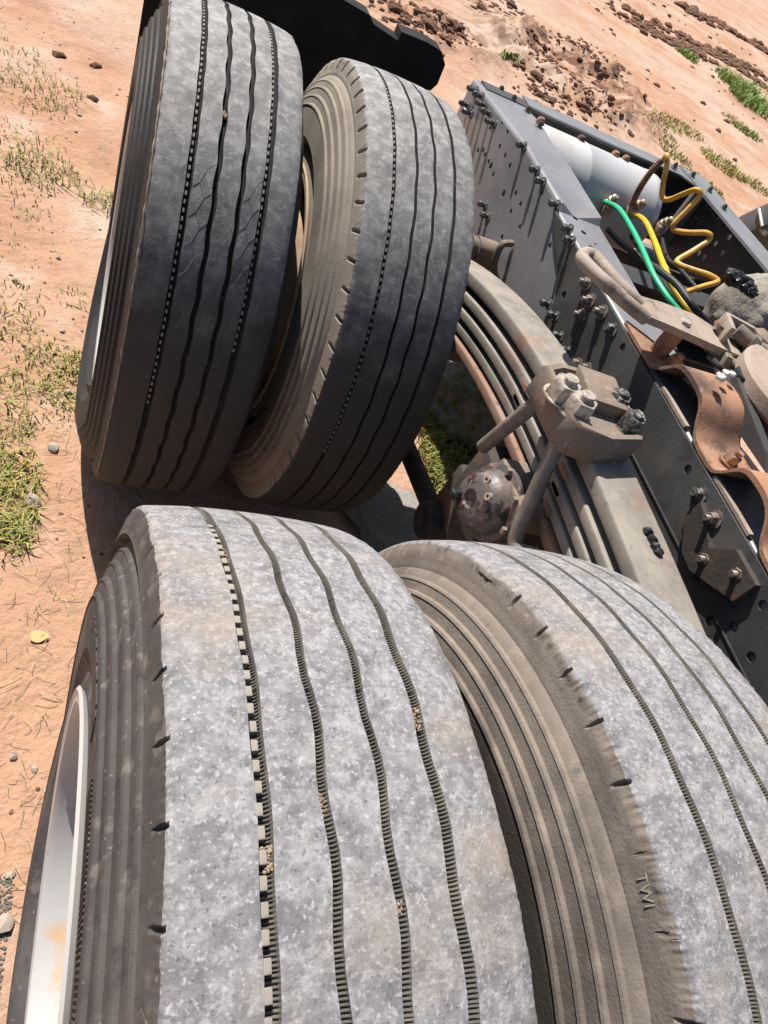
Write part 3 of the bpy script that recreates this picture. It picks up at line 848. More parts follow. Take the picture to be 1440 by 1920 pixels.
# ---------------------------------------------------------------- air tank with fittings
at = empty('air_tank', (1.2, 1.945, .66), 'pale grey cylindrical air tank lying across the rear of the frame', 'air tank')
TY, TZ, TR = 1.925, .772, .132
t = MB()
t.lathe([(0, .03), (.008, .075), (.022, .110), (.042, TR - .003), (.06, TR), (.205, TR), (.208, TR + .002), (.214, TR + .002), (.217, TR), (.475, TR), (.478, TR + .0015), (.484, TR + .0015), (.487, TR), (.505, TR - .002), (.522, .112), (.536, .075), (.542, .03)], (.905, TY, TZ), (1, 0, 0), 56)
part('tank_shell', t, M['tank'], at)
for xx in (1.00, 1.33):
    s = MB(); s.lathe([(0, TR + .001), (0, TR + .004), (.03, TR + .004), (.03, TR + .001)], (xx, TY, TZ), (1, 0, 0), 48, caps=False)
    s.box((xx + .015, TY + .12, TZ - .04), (.03, .19, .012))
FIT = [(1.2133,1.8,0.8029), (1.2962,1.8,0.8239), (1.43,1.8,0.8066)]
def fitting(p, d, k):
    f = MB(); p = Vector(p); d = Vector(d).normalized()
    f.cyl(p - d * .04, p, .012, 10)
    hexa(f, p - d * .008, d, .0185, .017)
    f.lathe([(.009, .013), (.012, .0165), (.020, .0165), (.023, .012), (.028, .0155), (.036, .0155), (.039, .011), (.050, .011), (.054, .006)], p, d, 14)
    return part('fitting', f, M['brass'], at)
dirs = [(-.15, -.45, .88), (.1, -.55, .8), (.1, -.5, .85)]
tops = []
for k, p in enumerate(FIT):
    fitting(p, dirs[k], k)
    tops.append(Vector(p) + Vector(dirs[k]).normalized() * .04)
    e = MB(); pe = Vector(p) + Vector((-.004, -.012, -.004)); e.box(pe, (.028, .034, .032), bev=.006)
    part('elbow', e, M['brass'], at)
for q in [(0.9436,1.93,0.8953), (1.0965,1.93,0.9114), (1.2764,1.93,0.9142), (1.2335,1.93,0.9129)]:
    e = MB(); e.lathe([(0, .014), (.010, .013), (.016, .008)], (q[0], 1.945, TZ + TR - .004), (0, 0, 1), 10)
    part('plug', e, M['rust'], at)

# ---------------------------------------------------------------- hoses
def hose(name, pts, r, mat, label, cat, n=10):
    h = MB(); h.tube(pts, r, n, 10)
    o = solo(name, h, mat, label, cat, pts[len(pts) // 2])
    return o
hose('air_hose', [(1.1894,1.79,0.8187), (1.0983,1.5919,0.88), (1.0731,1.4607,0.89), (1.0552,1.3533,0.89), (1.0419,1.2513,0.885), (1.0489,1.1752,0.88), (1.0689,1.1342,0.875), (1.0935,1.1137,0.87)], .0074, M['green'], 'green plastic air hose running from the tank under the flat bar', 'air hose')
hose('air_hose', [(1.3019,1.8,0.8147), (1.213,1.6117,0.87), (1.168,1.475,0.88), (1.1231,1.351,0.885), (1.096,1.2424,0.885), (1.1028,1.1766,0.88), (1.118,1.1267,0.88), (1.1473,1.1138,0.87)], .0082, M['yellow'], 'straight bright yellow air hose beside the green hose', 'air hose')
coil = hose('coiled_hose', [(1.2881,1.8,0.8358), (1.2455,1.76,0.901), (1.2286,1.74,0.96), (1.2391,1.74,0.9963), (1.2089,1.7,1.0204), (1.2142,1.68,1.0029), (1.227,1.66,0.9621), (1.2381,1.64,0.9361), (1.2465,1.62,0.944), (1.2448,1.58,0.9858), (1.2422,1.55,1.0114), (1.2556,1.54,1.0061), (1.2444,1.53,0.9666), (1.2286,1.52,0.9249), (1.2338,1.51,0.9113), (1.2527,1.48,0.9282), (1.2791,1.45,0.9544), (1.2923,1.44,0.9455), (1.2541,1.42,0.9111), (1.2124,1.4,0.8807), (1.2136,1.38,0.8797), (1.2318,1.35,0.8913), (1.2593,1.32,0.9045), (1.2766,1.3,0.9042), (1.2245,1.28,0.8854), (1.1732,1.26,0.8673)], .0074, M['ochre'], 'dirty ochre coiled air hose zigzagging inside the frame', 'coiled hose')
gs = MB()
gp = [Vector(p) for p in ((1.2881,1.8,0.8358), (1.2455,1.76,0.901), (1.2286,1.74,0.96), (1.2371,1.74,0.9939))]
gs.tube(gp, lambda t: .0088 + .0016 * math.sin(t * 130), 10, 40)
part('guard_spring', gs, M['rust'], coil)
hose('electric_cable', [(1.1503,1.6455,0.8), (1.0938,1.4731,0.84), (1.0791,1.3473,0.87), (1.0628,1.2577,0.895), (1.07,1.1926,0.905), (1.0871,1.1233,0.9), (1.1747,1.1139,0.87)], .0085, M['black_rubber'], 'black electric cable crossing over the green hose', 'cable')
hose('electric_cable', [(1.3827,1.8654,0.74), (1.2921,1.5807,0.78), (1.1657,1.3006,0.84), (1.1479,1.1892,0.86), (1.1874,1.1622,0.86)], .0075, M['black_rubber'], 'lower black electric cable between the green and yellow hoses', 'cable')
hose('electric_cable', [(1.6982,2.0979,0.7), (1.4659,1.7224,0.76), (1.3421,1.5057,0.82), (1.3111,1.3627,0.84)], .006, M['black_rubber'], 'thin dark cable hanging behind the yellow hose', 'cable')
hose('electric_cable', [(1.0405,1.0019,0.91), (0.9832,0.9139,0.925), (0.9906,0.88,0.92), (1.0593,0.8959,0.9)], .0075, M['black_rubber'], 'short black cable below the flat bar by the dark boss', 'cable')

# ---------------------------------------------------------------- leaf spring with clamp
ls = empty('leaf_spring', (.60, .68, .70), 'dusty grey leaf spring pack clamped beside the frame rail', 'leaf spring')
def spz(y):
    t = (y - .66)
    return .866 - (.09 * t * t if t < 0 else .262 * t * t + .02 * t)
def leaf_mesh(off, th, wd, y0, y1, xo=0.0):
    m = MB(); n = 36; prof = []
    r = th * .19; hw = wd / 2
    for (cx_, cz_, a0) in ((hw - r, -r, 0), (-hw + r, -r, 90), (-hw + r, -th + r, 180), (hw - r, -th + r, 270)):
        for k in range(4):
            a = math.radians(a0 + 30 * k)
            prof.append((cx_ + r * math.cos(a), cz_ + r * math.sin(a)))
    vs = []; fs = []
    for i in range(n):
        y = y0 + (y1 - y0) * i / (n - 1)
        for (px, pz) in prof:
            vs.append((.601 + xo + px, y, spz(y) - off + pz))
    k = len(prof)
    for i in range(n - 1):
        for j in range(k):
            j2 = (j + 1) % k
            fs.append((i * k + j, i * k + j2, (i + 1) * k + j2, (i + 1) * k + j))
    fs.append(tuple(range(k))); fs.append(tuple(range((n - 1) * k, n * k)))
    return m.add(vs, fs)
for (off, th, y0, y1, xo, mt, lab) in ((0, .030, -.12, 1.42, 0, 'spring', None), (.042, .022, -.05, 1.36, -.003, 'spring', None), (.074, .021, .03, 1.30, -.004, 'spring', None),
                                    (.105, .020, .10, 1.24, -.002, 'spring', None), (.132, .022, .16, 1.18, -.010, 'spring_rust', 'rusty orange bottom leaf')):
    part('leaf', leaf_mesh(off, th, .092, y0, y1, xo), M[mt], ls, label=lab)
# clips between the leaves
for (yy, kk) in ((.80, 1), (.79, 2), (.585, 1), (.57, 2), (.555, 3)):
    c = MB(); c.box((.5525, yy, spz(yy) - .024 - .032 * kk), (.003, .032, .013), bev=.001)
    part('leaf_shim', c, M['spring_rust'], ls)
# clamp block
cb = MB()
co = [(.487, .712), (.492, .600), (.505, .572), (.56, .556), (.632, .572), (.648, .605), (.640, .705), (.60, .728), (.52, .728)]
zb = .868; zt = .916
n = len(co)
def ring(s, z):
    cx_ = sum(p[0] for p in co) / n; cy_ = sum(p[1] for p in co) / n
    return [(cx_ + (p[0] - cx_) * s, cy_ + (p[1] - cy_) * s, z) for p in co]
L = [ring(.97, zb - .012), ring(1.0, zb - .006), ring(1.0, zt - .006), ring(.95, zt), ring(.84, zt), ring(.80, zt - .012), ring(.2, zt - .012)]
vs = [p for l in L for p in l]
fs = [(i * n + k, i * n + (k + 1) % n, (i + 1) * n + (k + 1) % n, (i + 1) * n + k) for i in range(len(L) - 1) for k in range(n)]
fs.append(tuple(range((len(L) - 1) * n, len(L) * n))); fs.append(tuple(range(n - 1, -1, -1)))
cb.add(vs, fs)
cb.box((.585, .672, zt - .002), (.075, .085, .026), rot=Matrix.Rotation(-.12, 3, 'Z'), bev=.004)
part('clamp_block', cb, M['cast'], ls, smooth=40)
def big_nut(p, r, h, rs, hs, mt, tilt=(0, 0, 1)):
    b = MB(); d = Vector(tilt).normalized()
    b.lathe([(0, r * 1.12), (.003, r * 1.12)], p, d, 16)
    hexa(b, Vector(p) + d * .004, d, r, h, phase=.3)
    pr = []; z = h
    while z < hs:
        pr += [(z, rs), (z + .002, rs * .9)]; z += .004
    b.lathe(pr, p, d, 12)
    return part('clamp_nut', b, M[mt], ls)
for (q, mt) in (((0.4967,0.6475,0.918), 'bolt_pale'), ((0.5153,0.6155,0.918), 'bolt_pale')):
    big_nut((q[0], q[1], zt - .012), .0255, .028, .0125, .042, mt, (-.02, 0, 1))
for q in ((0.614,0.6573,0.925), (0.6217,0.61,0.925)):
    big_nut((q[0], q[1], zt - .014), .020, .026, .011, .038, 'bolt_dark')
# clamp rods down over the leaves
for pts in ([(0.505,0.683,0.8717), (0.508,0.7131,0.7743), (0.51,0.7377,0.6892)], [(0.508,0.5942,0.8576), (0.508,0.5594,0.7779), (0.51,0.5255,0.6969), (0.515,0.5062,0.6859), (0.54,0.4918,0.6955)]):
    r_ = MB(); r_.tube(pts, .0135, 14, 6); part('clamp_rod', r_, M['rod'], ls)
gl = MB()
for q in [(0.6101,0.4287,0.842), (0.6117,0.419,0.842), (0.6143,0.4114,0.842), (0.6123,0.4014,0.842), (0.6137,0.3938,0.842), (0.6124,0.4141,0.842)]:
    bm = bmesh.new(); bmesh.ops.create_icosphere(bm, subdivisions=2, radius=random.uniform(.006, .009))
    gl.add([(v.co * random.uniform(.8, 1.15) + Vector((q[0], q[1], spz(q[1]) + .002)))[:] for v in bm.verts], [[v.index for v in f.verts] for f in bm.faces]); bm.free()
part('grease_lumps', gl, M['grease'], ls, stuff=True)

# spring seat cap below the pack
hb = empty('trunnion_cap', (0.455,0.6113,0.6792), 'red and black greasy round cap below the leaf spring', 'hub cap')
hc = Vector((0.455,0.6113,0.6792))
h = MB(); h.lathe([(-.075, .070), (-.052, .072), (-.044, .072), (-.042, .060), (-.026, .058), (-.016, .054), (-.012, .049), (-.003, .046), (0, .041), (.002, .030), (.004, .018), (-.002, .016), (-.002, .001)], hc, (-1, -.08, .12), 36)
part('cap', h, M['hub'], hb)
for k in range(7):
    a = 2 * PI * k / 7 + .4
    b = MB(); p = hc + Vector((.048, .0655 * math.cos(a), .0655 * math.sin(a)))
    hexa(b, p, (-1, 0, 0), .0075, .008); part('cap_bolt', b, M['cast'], hb)
for q in [(0.452,0.6039,0.7391), (0.452,0.5755,0.7284)]:
    b = MB(); b.lathe([(0, .007), (.006, .007), (.006, .0035), (.001, .0035)], Vector(q), (-1, -.1, .3), 12); part('port', b, M['bar'], hb)
b = MB(); b.box(hc + Vector((.085, -.005, .030)), (.075, .125, .055), bev=.006); b.box(hc + Vector((.072, .0, .0)), (.05, .115, .10), bev=.010)
part('seat_block', b, M['cast'], hb)
h = MB(); h.lathe([(0, .012), (.012, .012), (.018, .006)], hc + Vector((-.004, .026, -.022)), (-1, 0, 0), 12)
part('grease_plug', h, M['grease'], hb)

b = MB(); b.box((.655, .672, .60), (.245, .20, .15), bev=.012); b.box((.655, .672, .50), (.20, .30, .12), bev=.012)
part('dark_filler_box', b, M['drum'], hb)  # dark boxes added to cover lit ground seen between spring and frame
# torque rod between axle and trunnion
tr = empty('torque_rod', (.55, .95, .41), 'black torque rod slanting down between the far inner wheel and the round cap', 'torque rod')
b = MB(); b.cyl((0.56,1.0812,0.3682), (0.56,0.7933,0.4188), .023, 18); part('rod', b, M['black_rubber'], tr)
q = Vector((0.56,0.7698,0.4184))
b = MB(); b.cyl(q + Vector((-.035, 0, 0)), q + Vector((.035, 0, 0)), .042, 24); b.cyl(q + Vector((-.045, 0, 0)), q + Vector((.045, 0, 0)), .022, 16); part('end_eye', b, M['black_rubber'], tr)

# ---------------------------------------------------------------- fifth wheel remains on top of the frame
fw = empty('fifth_wheel', (1.0, .6, .905), 'rusty orange corrugated coupling mount with castings bolted on the frame', 'coupling mount')
prof = [(1.00, .915), (.93, .911), (.82, .911), (.795, .914), (.772, .940), (.755, .960), (.735, .966), (.68, .966), (.655, .955), (.632, .925), (.612, .912), (.59, .910), (.555, .910), (.538, .914), (.522, .940), (.508, .960), (.49, .966), (.44, .966), (.415, .950), (.392, .920), (.372, .911), (.30, .910), (.27, .914), (.25, .95), (.23, .966), (.17, .966), (.14, .93), (.12, .911), (0, .911)]
# subdivide smoothly
PP = []
for i in range(len(prof) - 1):
    (a, za), (b_, zb_) = prof[i], prof[i + 1]
    for k in range(3):
        PP.append((a + (b_ - a) * k / 3, za + (zb_ - za) * k / 3))
PP.append(prof[-1])
for it in range(2):
    PP = [PP[0]] + [((PP[i - 1][0] + 2 * PP[i][0] + PP[i + 1][0]) / 4, (PP[i - 1][1] + 2 * PP[i][1] + PP[i + 1][1]) / 4) for i in range(1, len(PP) - 1)] + [PP[-1]]
cp = MB(); vs = []; fs = []
xs = [.774, .778, .81, .84, .865, .885]
ylim = [.935, .93, .90, .862, .82, .78]
n = len(PP); T = .009
for xx, yl in zip(xs, ylim):
    for (y, z) in PP: vs.append((xx, min(y, yl), z))
for xx, yl in zip(xs, ylim):
    for (y, z) in PP: vs.append((xx, min(y, yl), z - T if z > .93 else z - T * .8))
o2 = len(xs) * n
for i in range(len(xs) - 1):
    for k in range(n - 1):
        fs.append((i * n + k, i * n + k + 1, (i + 1) * n + k + 1, (i + 1) * n + k))
        fs.append((o2 + i * n + k, o2 + (i + 1) * n + k, o2 + (i + 1) * n + k + 1, o2 + i * n + k + 1))
for k in range(n - 1):
    fs.append((k, o2 + k, o2 + k + 1, k + 1)); j = (len(xs) - 1) * n
    fs.append((j + k, j + k + 1, o2 + j + k + 1, o2 + j + k))
for i in range(len(xs) - 1):
    fs.append((i * n, (i + 1) * n, o2 + (i + 1) * n, o2 + i * n)); fs.append((i * n + n - 1, o2 + i * n + n - 1, o2 + (i + 1) * n + n - 1, (i + 1) * n + n - 1))
cp.add(vs, fs)
part('corrugated_plate', cp, M['rust'], fw, smooth=60)
# pin standing on the first foot, bolts
q = Vector((0.8188,0.8565,0.912))
b = MB(); b.cyl(q, q + Vector((0, 0, .060)), .0185, 20); part('spacer_tube', b, M['rust'], fw)
b = MB(); b.lathe([(0, .0205), (.004, .0205)], q + Vector((0, 0, .060)), (0, 0, 1), 18); hexa(b, q + Vector((0, 0, .064)), (0, 0, 1), .0135, .014); part('bolt', b, M['bolt_pale'], fw)
for q in ((0.835,0.8243,0.912), (0.8261,0.5719,0.912)):
    q = Vector(q); b = MB(); b.lathe([(0, .018), (.004, .018)], q, (0, 0, 1), 18); hexa(b, q + Vector((0, 0, .004)), (.1, -.1, 1), .0145, .015); b.cyl(q, q + Vector((.002, -.002, .028)), .0075, 12)
    part('bolt', b, M['bolt_pale'] if q.x < .8 else M['rust'], fw)
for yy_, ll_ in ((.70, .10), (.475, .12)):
    b = MB(); b.box((.781, yy_, .9055), (.010, ll_, .006)); part('lit_edge_strip', b, M['bar'], fw)  # pale strips painted as the sunlit edge of the flange
# release handle: bent round bar and flat link
hz = 1.0
b = MB(); b.tube([(0.7052,0.8235,0.985), (0.6663,0.8387,0.992), (0.6239,0.8672,1), (0.6019,0.905,1), (0.5943,0.9325,1), (0.6087,0.9545,1), (0.6314,0.9605,1), (0.6462,0.9205,1), (0.6683,0.8735,0.998), (0.6982,0.8516,0.992)], .0125, 14, 8)
part('release_handle', b, M['bar'], fw)
b = MB()
fb = [(0.6827,0.8889,0.99), (0.6822,0.8294,0.99), (0.7732,0.8279,0.985), (0.9015,0.8204,0.978), (0.9564,0.814,0.978), (0.9649,0.8714,0.978), (0.8704,0.9035,0.985), (0.7764,0.8956,0.99)]
zz = [p[2] for p in fb]
m_ = len(fb)
b.add([p for p in fb] + [(p[0], p[1], p[2] - .014) for p in fb], [tuple(range(m_)), tuple(range(2 * m_ - 1, m_ - 1, -1))] + [(i, (i + 1) % m_, m_ + (i + 1) % m_, m_ + i) for i in range(m_)])
part('flat_link', b, M['bar'], fw)
q = Vector((0.9194,0.8726,0.993)); b = MB(); b.lathe([(0, .016), (.005, .014)], q, (0, 0, 1), 16); part('rivet', b, M['rust'], fw)
# clevis with its pin and nut
q = Vector((0.9456,0.8737,1))
R3 = Matrix.Rotation(math.radians(-20), 3, 'Z')
b = MB(); b.box(q + R3 @ Vector((-.018, -.012, -.005)), (.012, .062, .036), rot=R3, bev=.004); b.box(q + R3 @ Vector((.016, .016, -.005)), (.068, .012, .036), rot=R3, bev=.004)
part('clevis', b, M['bar'], fw)
b = MB(); d_ = R3 @ Vector((.9, -.35, -.1)); b.cyl(q + d_ * .01, q + d_ * .07, .015, 18); hexa(b, q + d_ * .045, d_, .020, .016); hexa(b, q + d_ * .068, d_, .017, .012)
part('clevis_pin', b, M['cast'], fw)

def blob(name, c, rad, sub, amp, freq, mat, parent, squash=None, seed=0, stuff=False):
    bm = bmesh.new(); bmesh.ops.create_icosphere(bm, subdivisions=sub, radius=1.0)
    vs = []
    for v in bm.verts:
        n_ = v.co.normalized()
        k = 1 + amp * noise.fractal(n_ * freq + Vector((seed, seed * 2.3, 1.7)), 0.8, 2.1, 4)
        vs.append((c[0] + n_.x * rad[0] * k, c[1] + n_.y * rad[1] * k, c[2] + n_.z * rad[2] * k))
    m = MB(); m.add(vs, [[v.index for v in f.verts] for f in bm.faces]); bm.free()
    return part(name, m, mat, parent, smooth=60, stuff=stuff)
cc = Vector((1.389,1.2438,0.86))
blob('casting', cc, (.098, .115, .125), 4, .16, 1.6, M['casting_grey'], fw, seed=3)
c2 = Vector((1.43,1.2047,0.9))
blob('casting', c2, (.10, .09, .10), 4, .12, 1.5, M['casting_grey'], fw, seed=5)
for k, (px, rr_) in enumerate((((1.1501,1.1442,0.985), .030), ((1.1742,1.1424,0.985), .026), ((1.1845,1.1261,0.982), .024), ((1.1897,1.1146,0.98), .018))):
    blob('grease_lump', px, (rr_, rr_ * .8, rr_ * .6), 3, .42, 2.0, M['grease'], fw, seed=9 + k)
def bx(name, c, sz, rot, mat, bev=.003):
    b = MB(); b.box(c, sz, rot=rot, bev=bev); return part(name, b, M[mat], fw)
RZ = lambda a: Matrix.Rotation(math.radians(a), 3, 'Z')
bx('jaw_bracket', (1.0471,0.8864,0.96), (.10, .030, .06), RZ(-25), 'plate_dark')
bx('jaw_bracket', (1.0273,0.8558,0.93), (.09, .05, .05), RZ(-10), 'drum')
bx('jaw_bracket', (1.0326,0.8711,0.99), (.05, .045, .035), RZ(20), 'cast', .006)
b = MB(); q = Vector((0.9258,0.8058,0.96)); b.cyl(q, q + Vector((.07, -.03, .0)), .014, 14); hexa(b, q, (-1, .4, 0), .018, .014); part('link_pin', b, M['cast'], fw)
b = MB(); b.tube([(0.9038,0.8286,0.95), (0.8948,0.7806,0.96), (0.9699,0.7876,0.94), (1.0345,0.7863,0.93), (1.0692,0.7524,0.92)], .006, 8, 8); part('grease_line', b, M['black_rubber'], fw)
b = MB(); b.tube([(0.8848,0.8943,0.965), (0.9018,0.8608,0.96), (0.9264,0.8408,0.95), (0.9048,0.7798,0.95)], .0045, 8, 8); part('grease_line', b, M['bar'], fw)
b = MB()
for k in range(7):
    q = Vector((0.9313,0.7866,0.965)); b.lathe([(0, .019), (.004, .019)], q + Vector((.008, -.006, .003)) * k, (.8, -.6, .2), 14)
part('return_spring', b, M['drum'], fw)
bx('cross_bar', (1.02, .52, .935), (.22, .05, .05), RZ(0), 'drum', .006)
bx('cross_bar', (1.10, .40, .90), (.30, .09, .03), RZ(4), 'plate_dark', .004)
bx('side_strip', (0.94,0.6359,0.9411), (.010, .12, .06), RZ(0), 'bar', .003)
# round brown plate at the right edge
b = MB(); b.lathe([(0, .140), (.012, .152), (.035, .152), (.043, .146)], (1.043, .695, .962), (0, 0, 1), 64); part('round_plate', b, M['brown_plate'], fw)
# dark boss and sloping legs below it
q = Vector((0.9127,0.7369,0.93)); b = MB(); b.lathe([(0, .044), (.06, .042), (.068, .036), (.070, .028), (.085, .026)], q + Vector((0, 0, -.03)), (0, 0, 1), 24); part('boss', b, M['black_rubber'], fw)
for (px, r_) in (((0.8074,0.6949,0.99), .010), ((0.8331,0.7138,0.99), .008), ((0.8628,0.7256,0.985), .007)):
    blob('paint_fleck', px, (r_, r_, r_ * .6), 2, .5, 2.0, M['white_mark'], fw, seed=20)
def slab(name, pts, t, mat):
    b = MB(); k = len(pts); nrm = (Vector(pts[1]) - Vector(pts[0])).cross(Vector(pts[2]) - Vector(pts[0])).normalized() * t
    b.add([tuple(p) for p in pts] + [tuple(Vector(p) - nrm) for p in pts], [tuple(range(k)), tuple(range(2 * k - 1, k - 1, -1))] + [(i, (i + 1) % k, k + (i + 1) % k, k + i) for i in range(k)])
    return part(name, b, mat, fw, smooth=0)
slab('sloping_leg', [(0.9,0.7722,0.9251), (0.9,0.7284,0.9797), (0.9,0.5736,0.9503), (0.9,0.5419,0.9304), (0.9,0.7004,0.9274)], .02, M['plate_dark'])
slab('sloping_leg', [(0.96,0.7493,0.9521), (0.96,0.6614,0.9548), (0.96,0.5789,0.9152), (0.96,0.642,0.9178)], .02, M['inner_dark'])

# ---------------------------------------------------------------- mud flap behind the far wheels, mudguard on the other side
mf = empty('mud_flap', (.28, 2.26, .60), 'black mud flap bar behind the two far wheels', 'mud flap')
b = MB()
top = [(-.155, .955), (.30, .918), (.432, .906), (.452, .890), (.536, .878), (.536, .902), (.62, .906), (.672, .900), (.700, .872), (.703, .815), (.690, .790), (.56, .775), (.30, .77), (-.155, .77)]
b.plate(top, [], .07, lambda u, v, d: (u, 2.20 + d, v))
part('flap_bar', b, M['flap'], mf, smooth=30)
b = MB(); b.plate([(-.155, .78), (.60, .78), (.60, .16), (-.155, .16)], [], .012, lambda u, v, d: (u, 2.235 + d, v)); part('flap_sheet', b, M['flap'], mf)
mg = empty('mudguard', (2.25, 1.6, .6), 'dark grey curved mudguard with a white stripe beyond the far rail', 'mudguard')
b = MB(); vs = []; fs = []
for i in range(40):
    a = math.radians(-10 + 75 * i / 39)
    for (r_, xx) in ((.905, 2.06), (.985, 2.06), (.998, 2.075), (.998, 2.60), (.985, 2.60), (.985, 2.078), (.905, 2.072)):
        vs.append((xx, 1.35 + r_ * math.cos(a), .30 + r_ * math.sin(a)))
    if i: fs += [((i - 1) * 7 + k, (i - 1) * 7 + (k + 1) % 7, i * 7 + (k + 1) % 7, i * 7 + k) for k in range(7)]
fs += [tuple(range(7)), tuple(range(39 * 7, 40 * 7))]
b.add(vs, fs); part('guard_shell', b, M['fender'], mg, smooth=50)
b = MB(); b.tube([(2.055,2.1331,0.8872), (2.055,2.0955,0.8715), (2.055,2.0599,0.8571)], .0055, 6, 2); part('stripe', b, M['white_mark'], mg)
b = MB(); q = (2.09,2.0746,0.8413); b.box(q, (.012, .05, .02), bev=.004); part('reflector', b, M['white_mark'], mg)
b = MB(); b.box((2.33, 1.95, .45), (.5, .012, .75)); part('guard_sheet', b, M['flap'], mg)

# ---------------------------------------------------------------- stones, clods, plants
def rock_mesh(name, mat, seed, sub=2, amp=.35):
    bm = bmesh.new(); bmesh.ops.create_icosphere(bm, subdivisions=sub, radius=1.0)
    vs = []
    for v in bm.verts:
        n_ = v.co.normalized(); k = 1 + amp * noise.fractal(n_ * 1.5 + Vector((seed, 0, seed * 1.3)), .9, 2.1, 3)
        vs.append((n_ * k)[:])
    m = MB(); m.add(vs, [[v.index for v in f.verts] for f in bm.faces]); bm.free()
    return m.mesh(name, mat, smooth=40)
big = link('mossy_boulder', rock_mesh('mossy_boulder', M['moss_stone'], 4.2, 4, .30), None, (1.20, 1.70, .02)); big.scale = (.26, .26, .20)
tag(big, 'mossy grey boulder on the ground between the far wheel and the spring', 'boulder')
b = MB(); m2 = rock_mesh('flat_stone', M['stone'], 8.1, 3, .28)
fs_ = link('flat_stone', m2, None, (.70, 1.09, .015)); fs_.scale = (.13, .16, .05); fs_.rotation_euler = (0, .05, .6)
tag(fs_, 'flat grey stone lying beside the torque rod', 'stone')
rocks = [rock_mesh('pebble', M['pebble'], s, 1, .3) for s in range(5)]
clods = [rock_mesh('earth_clod', M['clod'], 20 + s, 2, .6) for s in range(5)]
i = 0
for (p, r_) in zip([(-0.3073,2.9626,0), (-0.3109,2.8249,0), (-0.3871,1.829,2.22e-16), (-0.2433,1.6478,0), (-0.2107,0.4218,0), (-0.1879,0.2163,0), (-0.1719,0.3961,0), (-0.2892,1.9995,0), (-0.1862,0.1444,0), (-0.2495,1.0185,0), (-0.2566,0.9398,0), (-0.222,1.1942,0), (-0.2042,1.4029,0)], (.010, .010, .014, .010, .010, .009, .008, .01, .02, .024, .016, .018, .014)):
    o = link('pebble', rocks[i % 5], None, (p[0], p[1], gz(p[0], p[1]) + r_ * .3)); o.scale = (r_, r_ * .8, r_ * .5); o.rotation_euler = (0, 0, i * 1.3); i += 1
    tag(o, 'small pale pebble lying on the dirt left of the wheels', 'pebble', 'pale pebbles left of the wheels')
cpix = [(1.7219,6.3233,0), (1.8326,6.2764,0), (1.9281,6.2681,0), (2.0423,6.3348,0), (2.1563,6.3881,0), (2.3518,6.6433,0), (1.997,6.6977,0), (3.0472,7.9799,0), (3.4351,8.5899,0), (3.7695,8.9525,0), (3.4869,7.3369,0), (3.6838,7.6007,0), (4.1213,8.1867,0), (4.4779,8.5985,0), (4.7352,8.7353,0), (4.7799,8.4685,0), (4.6845,8.0804,0), (4.4043,7.5444,0), (4.0968,7.0151,0), (3.7332,6.5598,0), (3.437,6.2209,0), (3.1731,5.9997,0), (3.0744,6.0407,0), (3.1523,6.4124,0), (3.4691,6.9389,0), (3.5717,6.7916,0), (3.6106,6.6496,0), (3.7245,7.4388,0), (4.9562,8.4106,0), (4.8442,8.0847,0), (5.2407,8.838,0), (3.5796,6.1251,0), (3.7347,6.1966,0), (3.9746,6.444,0), (4.128,6.0776,0), (7.998,13.4745,0), (8.4516,13.5994,0), (8.4316,13.1996,0), (7.1498,12.8699,0), (11.5756,16.2682,0), (9.745,13.8144,0), (-0.2857,3.4859,0), (-0.271,3.1364,0), (-0.4313,3.4401,0)]
for p in cpix:
    r_ = random.uniform(.03, .075) if p[1] > 5 else .022
    o = link('earth_clod', clods[i % 5], None, (p[0], p[1], gz(p[0], p[1]) + r_ * .1)); o.scale = (r_ * random.uniform(.8, 1.7), r_ * random.uniform(.6, 1), r_ * .55); o.rotation_euler = (0, 0, i * 1.7); i += 1
    tag(o, 'loose red brown clod of churned earth on the dirt yard', 'clod', 'clods of churned earth beyond the truck')
# crumbs: many, one object
cr = MB(); ic = bmesh.new(); bmesh.ops.create_icosphere(ic, subdivisions=1, radius=1.0)
icv = [v.co.copy() for v in ic.verts]; icf = [[v.index for v in f.verts] for f in ic.faces]; ic.free()
def crumb(x, y, r_, mi=None):
    z = gz(x, y) + r_ * .05; a, b_, c_ = random.uniform(.7, 1.3), random.uniform(.6, 1.1), random.uniform(.4, .7)
    cr.add([(x + v.x * r_ * a * random.uniform(.8, 1.2), y + v.y * r_ * b_ * random.uniform(.8, 1.2), z + v.z * r_ * c_) for v in icv], icf, random.choice((0, 0, 1)) if mi is None else mi)
for k in range(520):
    crumb(random.uniform(-.85, -.12) + random.uniform(-.2, .2), random.uniform(-.2, 4.2), random.choice((.002, .003, .004, .006)))
for k in range(1000):
    p = random.choice(cpix[:34]); crumb(p[0] + random.gauss(0, .17), p[1] + random.gauss(0, .17), random.choice((.010, .016, .024, .034)), 0)
for (pa, pb) in (((7.4218,13.4443,0), (12.515,14.878,0)), ((11.7775,18.6595,0), (16.9756,20.9473,0)), ((7.2876,12.428,0), (9.6824,13.2517,0)), ((9.99,14.4614,0), (11.4265,13.3969,0))):
    for k in range(150):
        t_ = random.random(); q_ = Vector(pa).lerp(Vector(pb), t_); ds = (q_ - Vector(CAM)).length
        crumb(q_.x + random.gauss(0, .012) * ds, q_.y + random.gauss(0, .012) * ds, random.choice((.003, .004, .006)) * ds, 0)
for k in range(260):
    t_ = random.random(); crumb(5 + random.uniform(0, 9), 9 + random.uniform(-3, 9), random.choice((.02, .03, .05)), 0)
tag(solo('crumbs', cr, [M['clod'], M['pebble']], 'small crumbs of earth and grit scattered over the dirt', None, (0, 0, 0), smooth=0), kind='stuff')
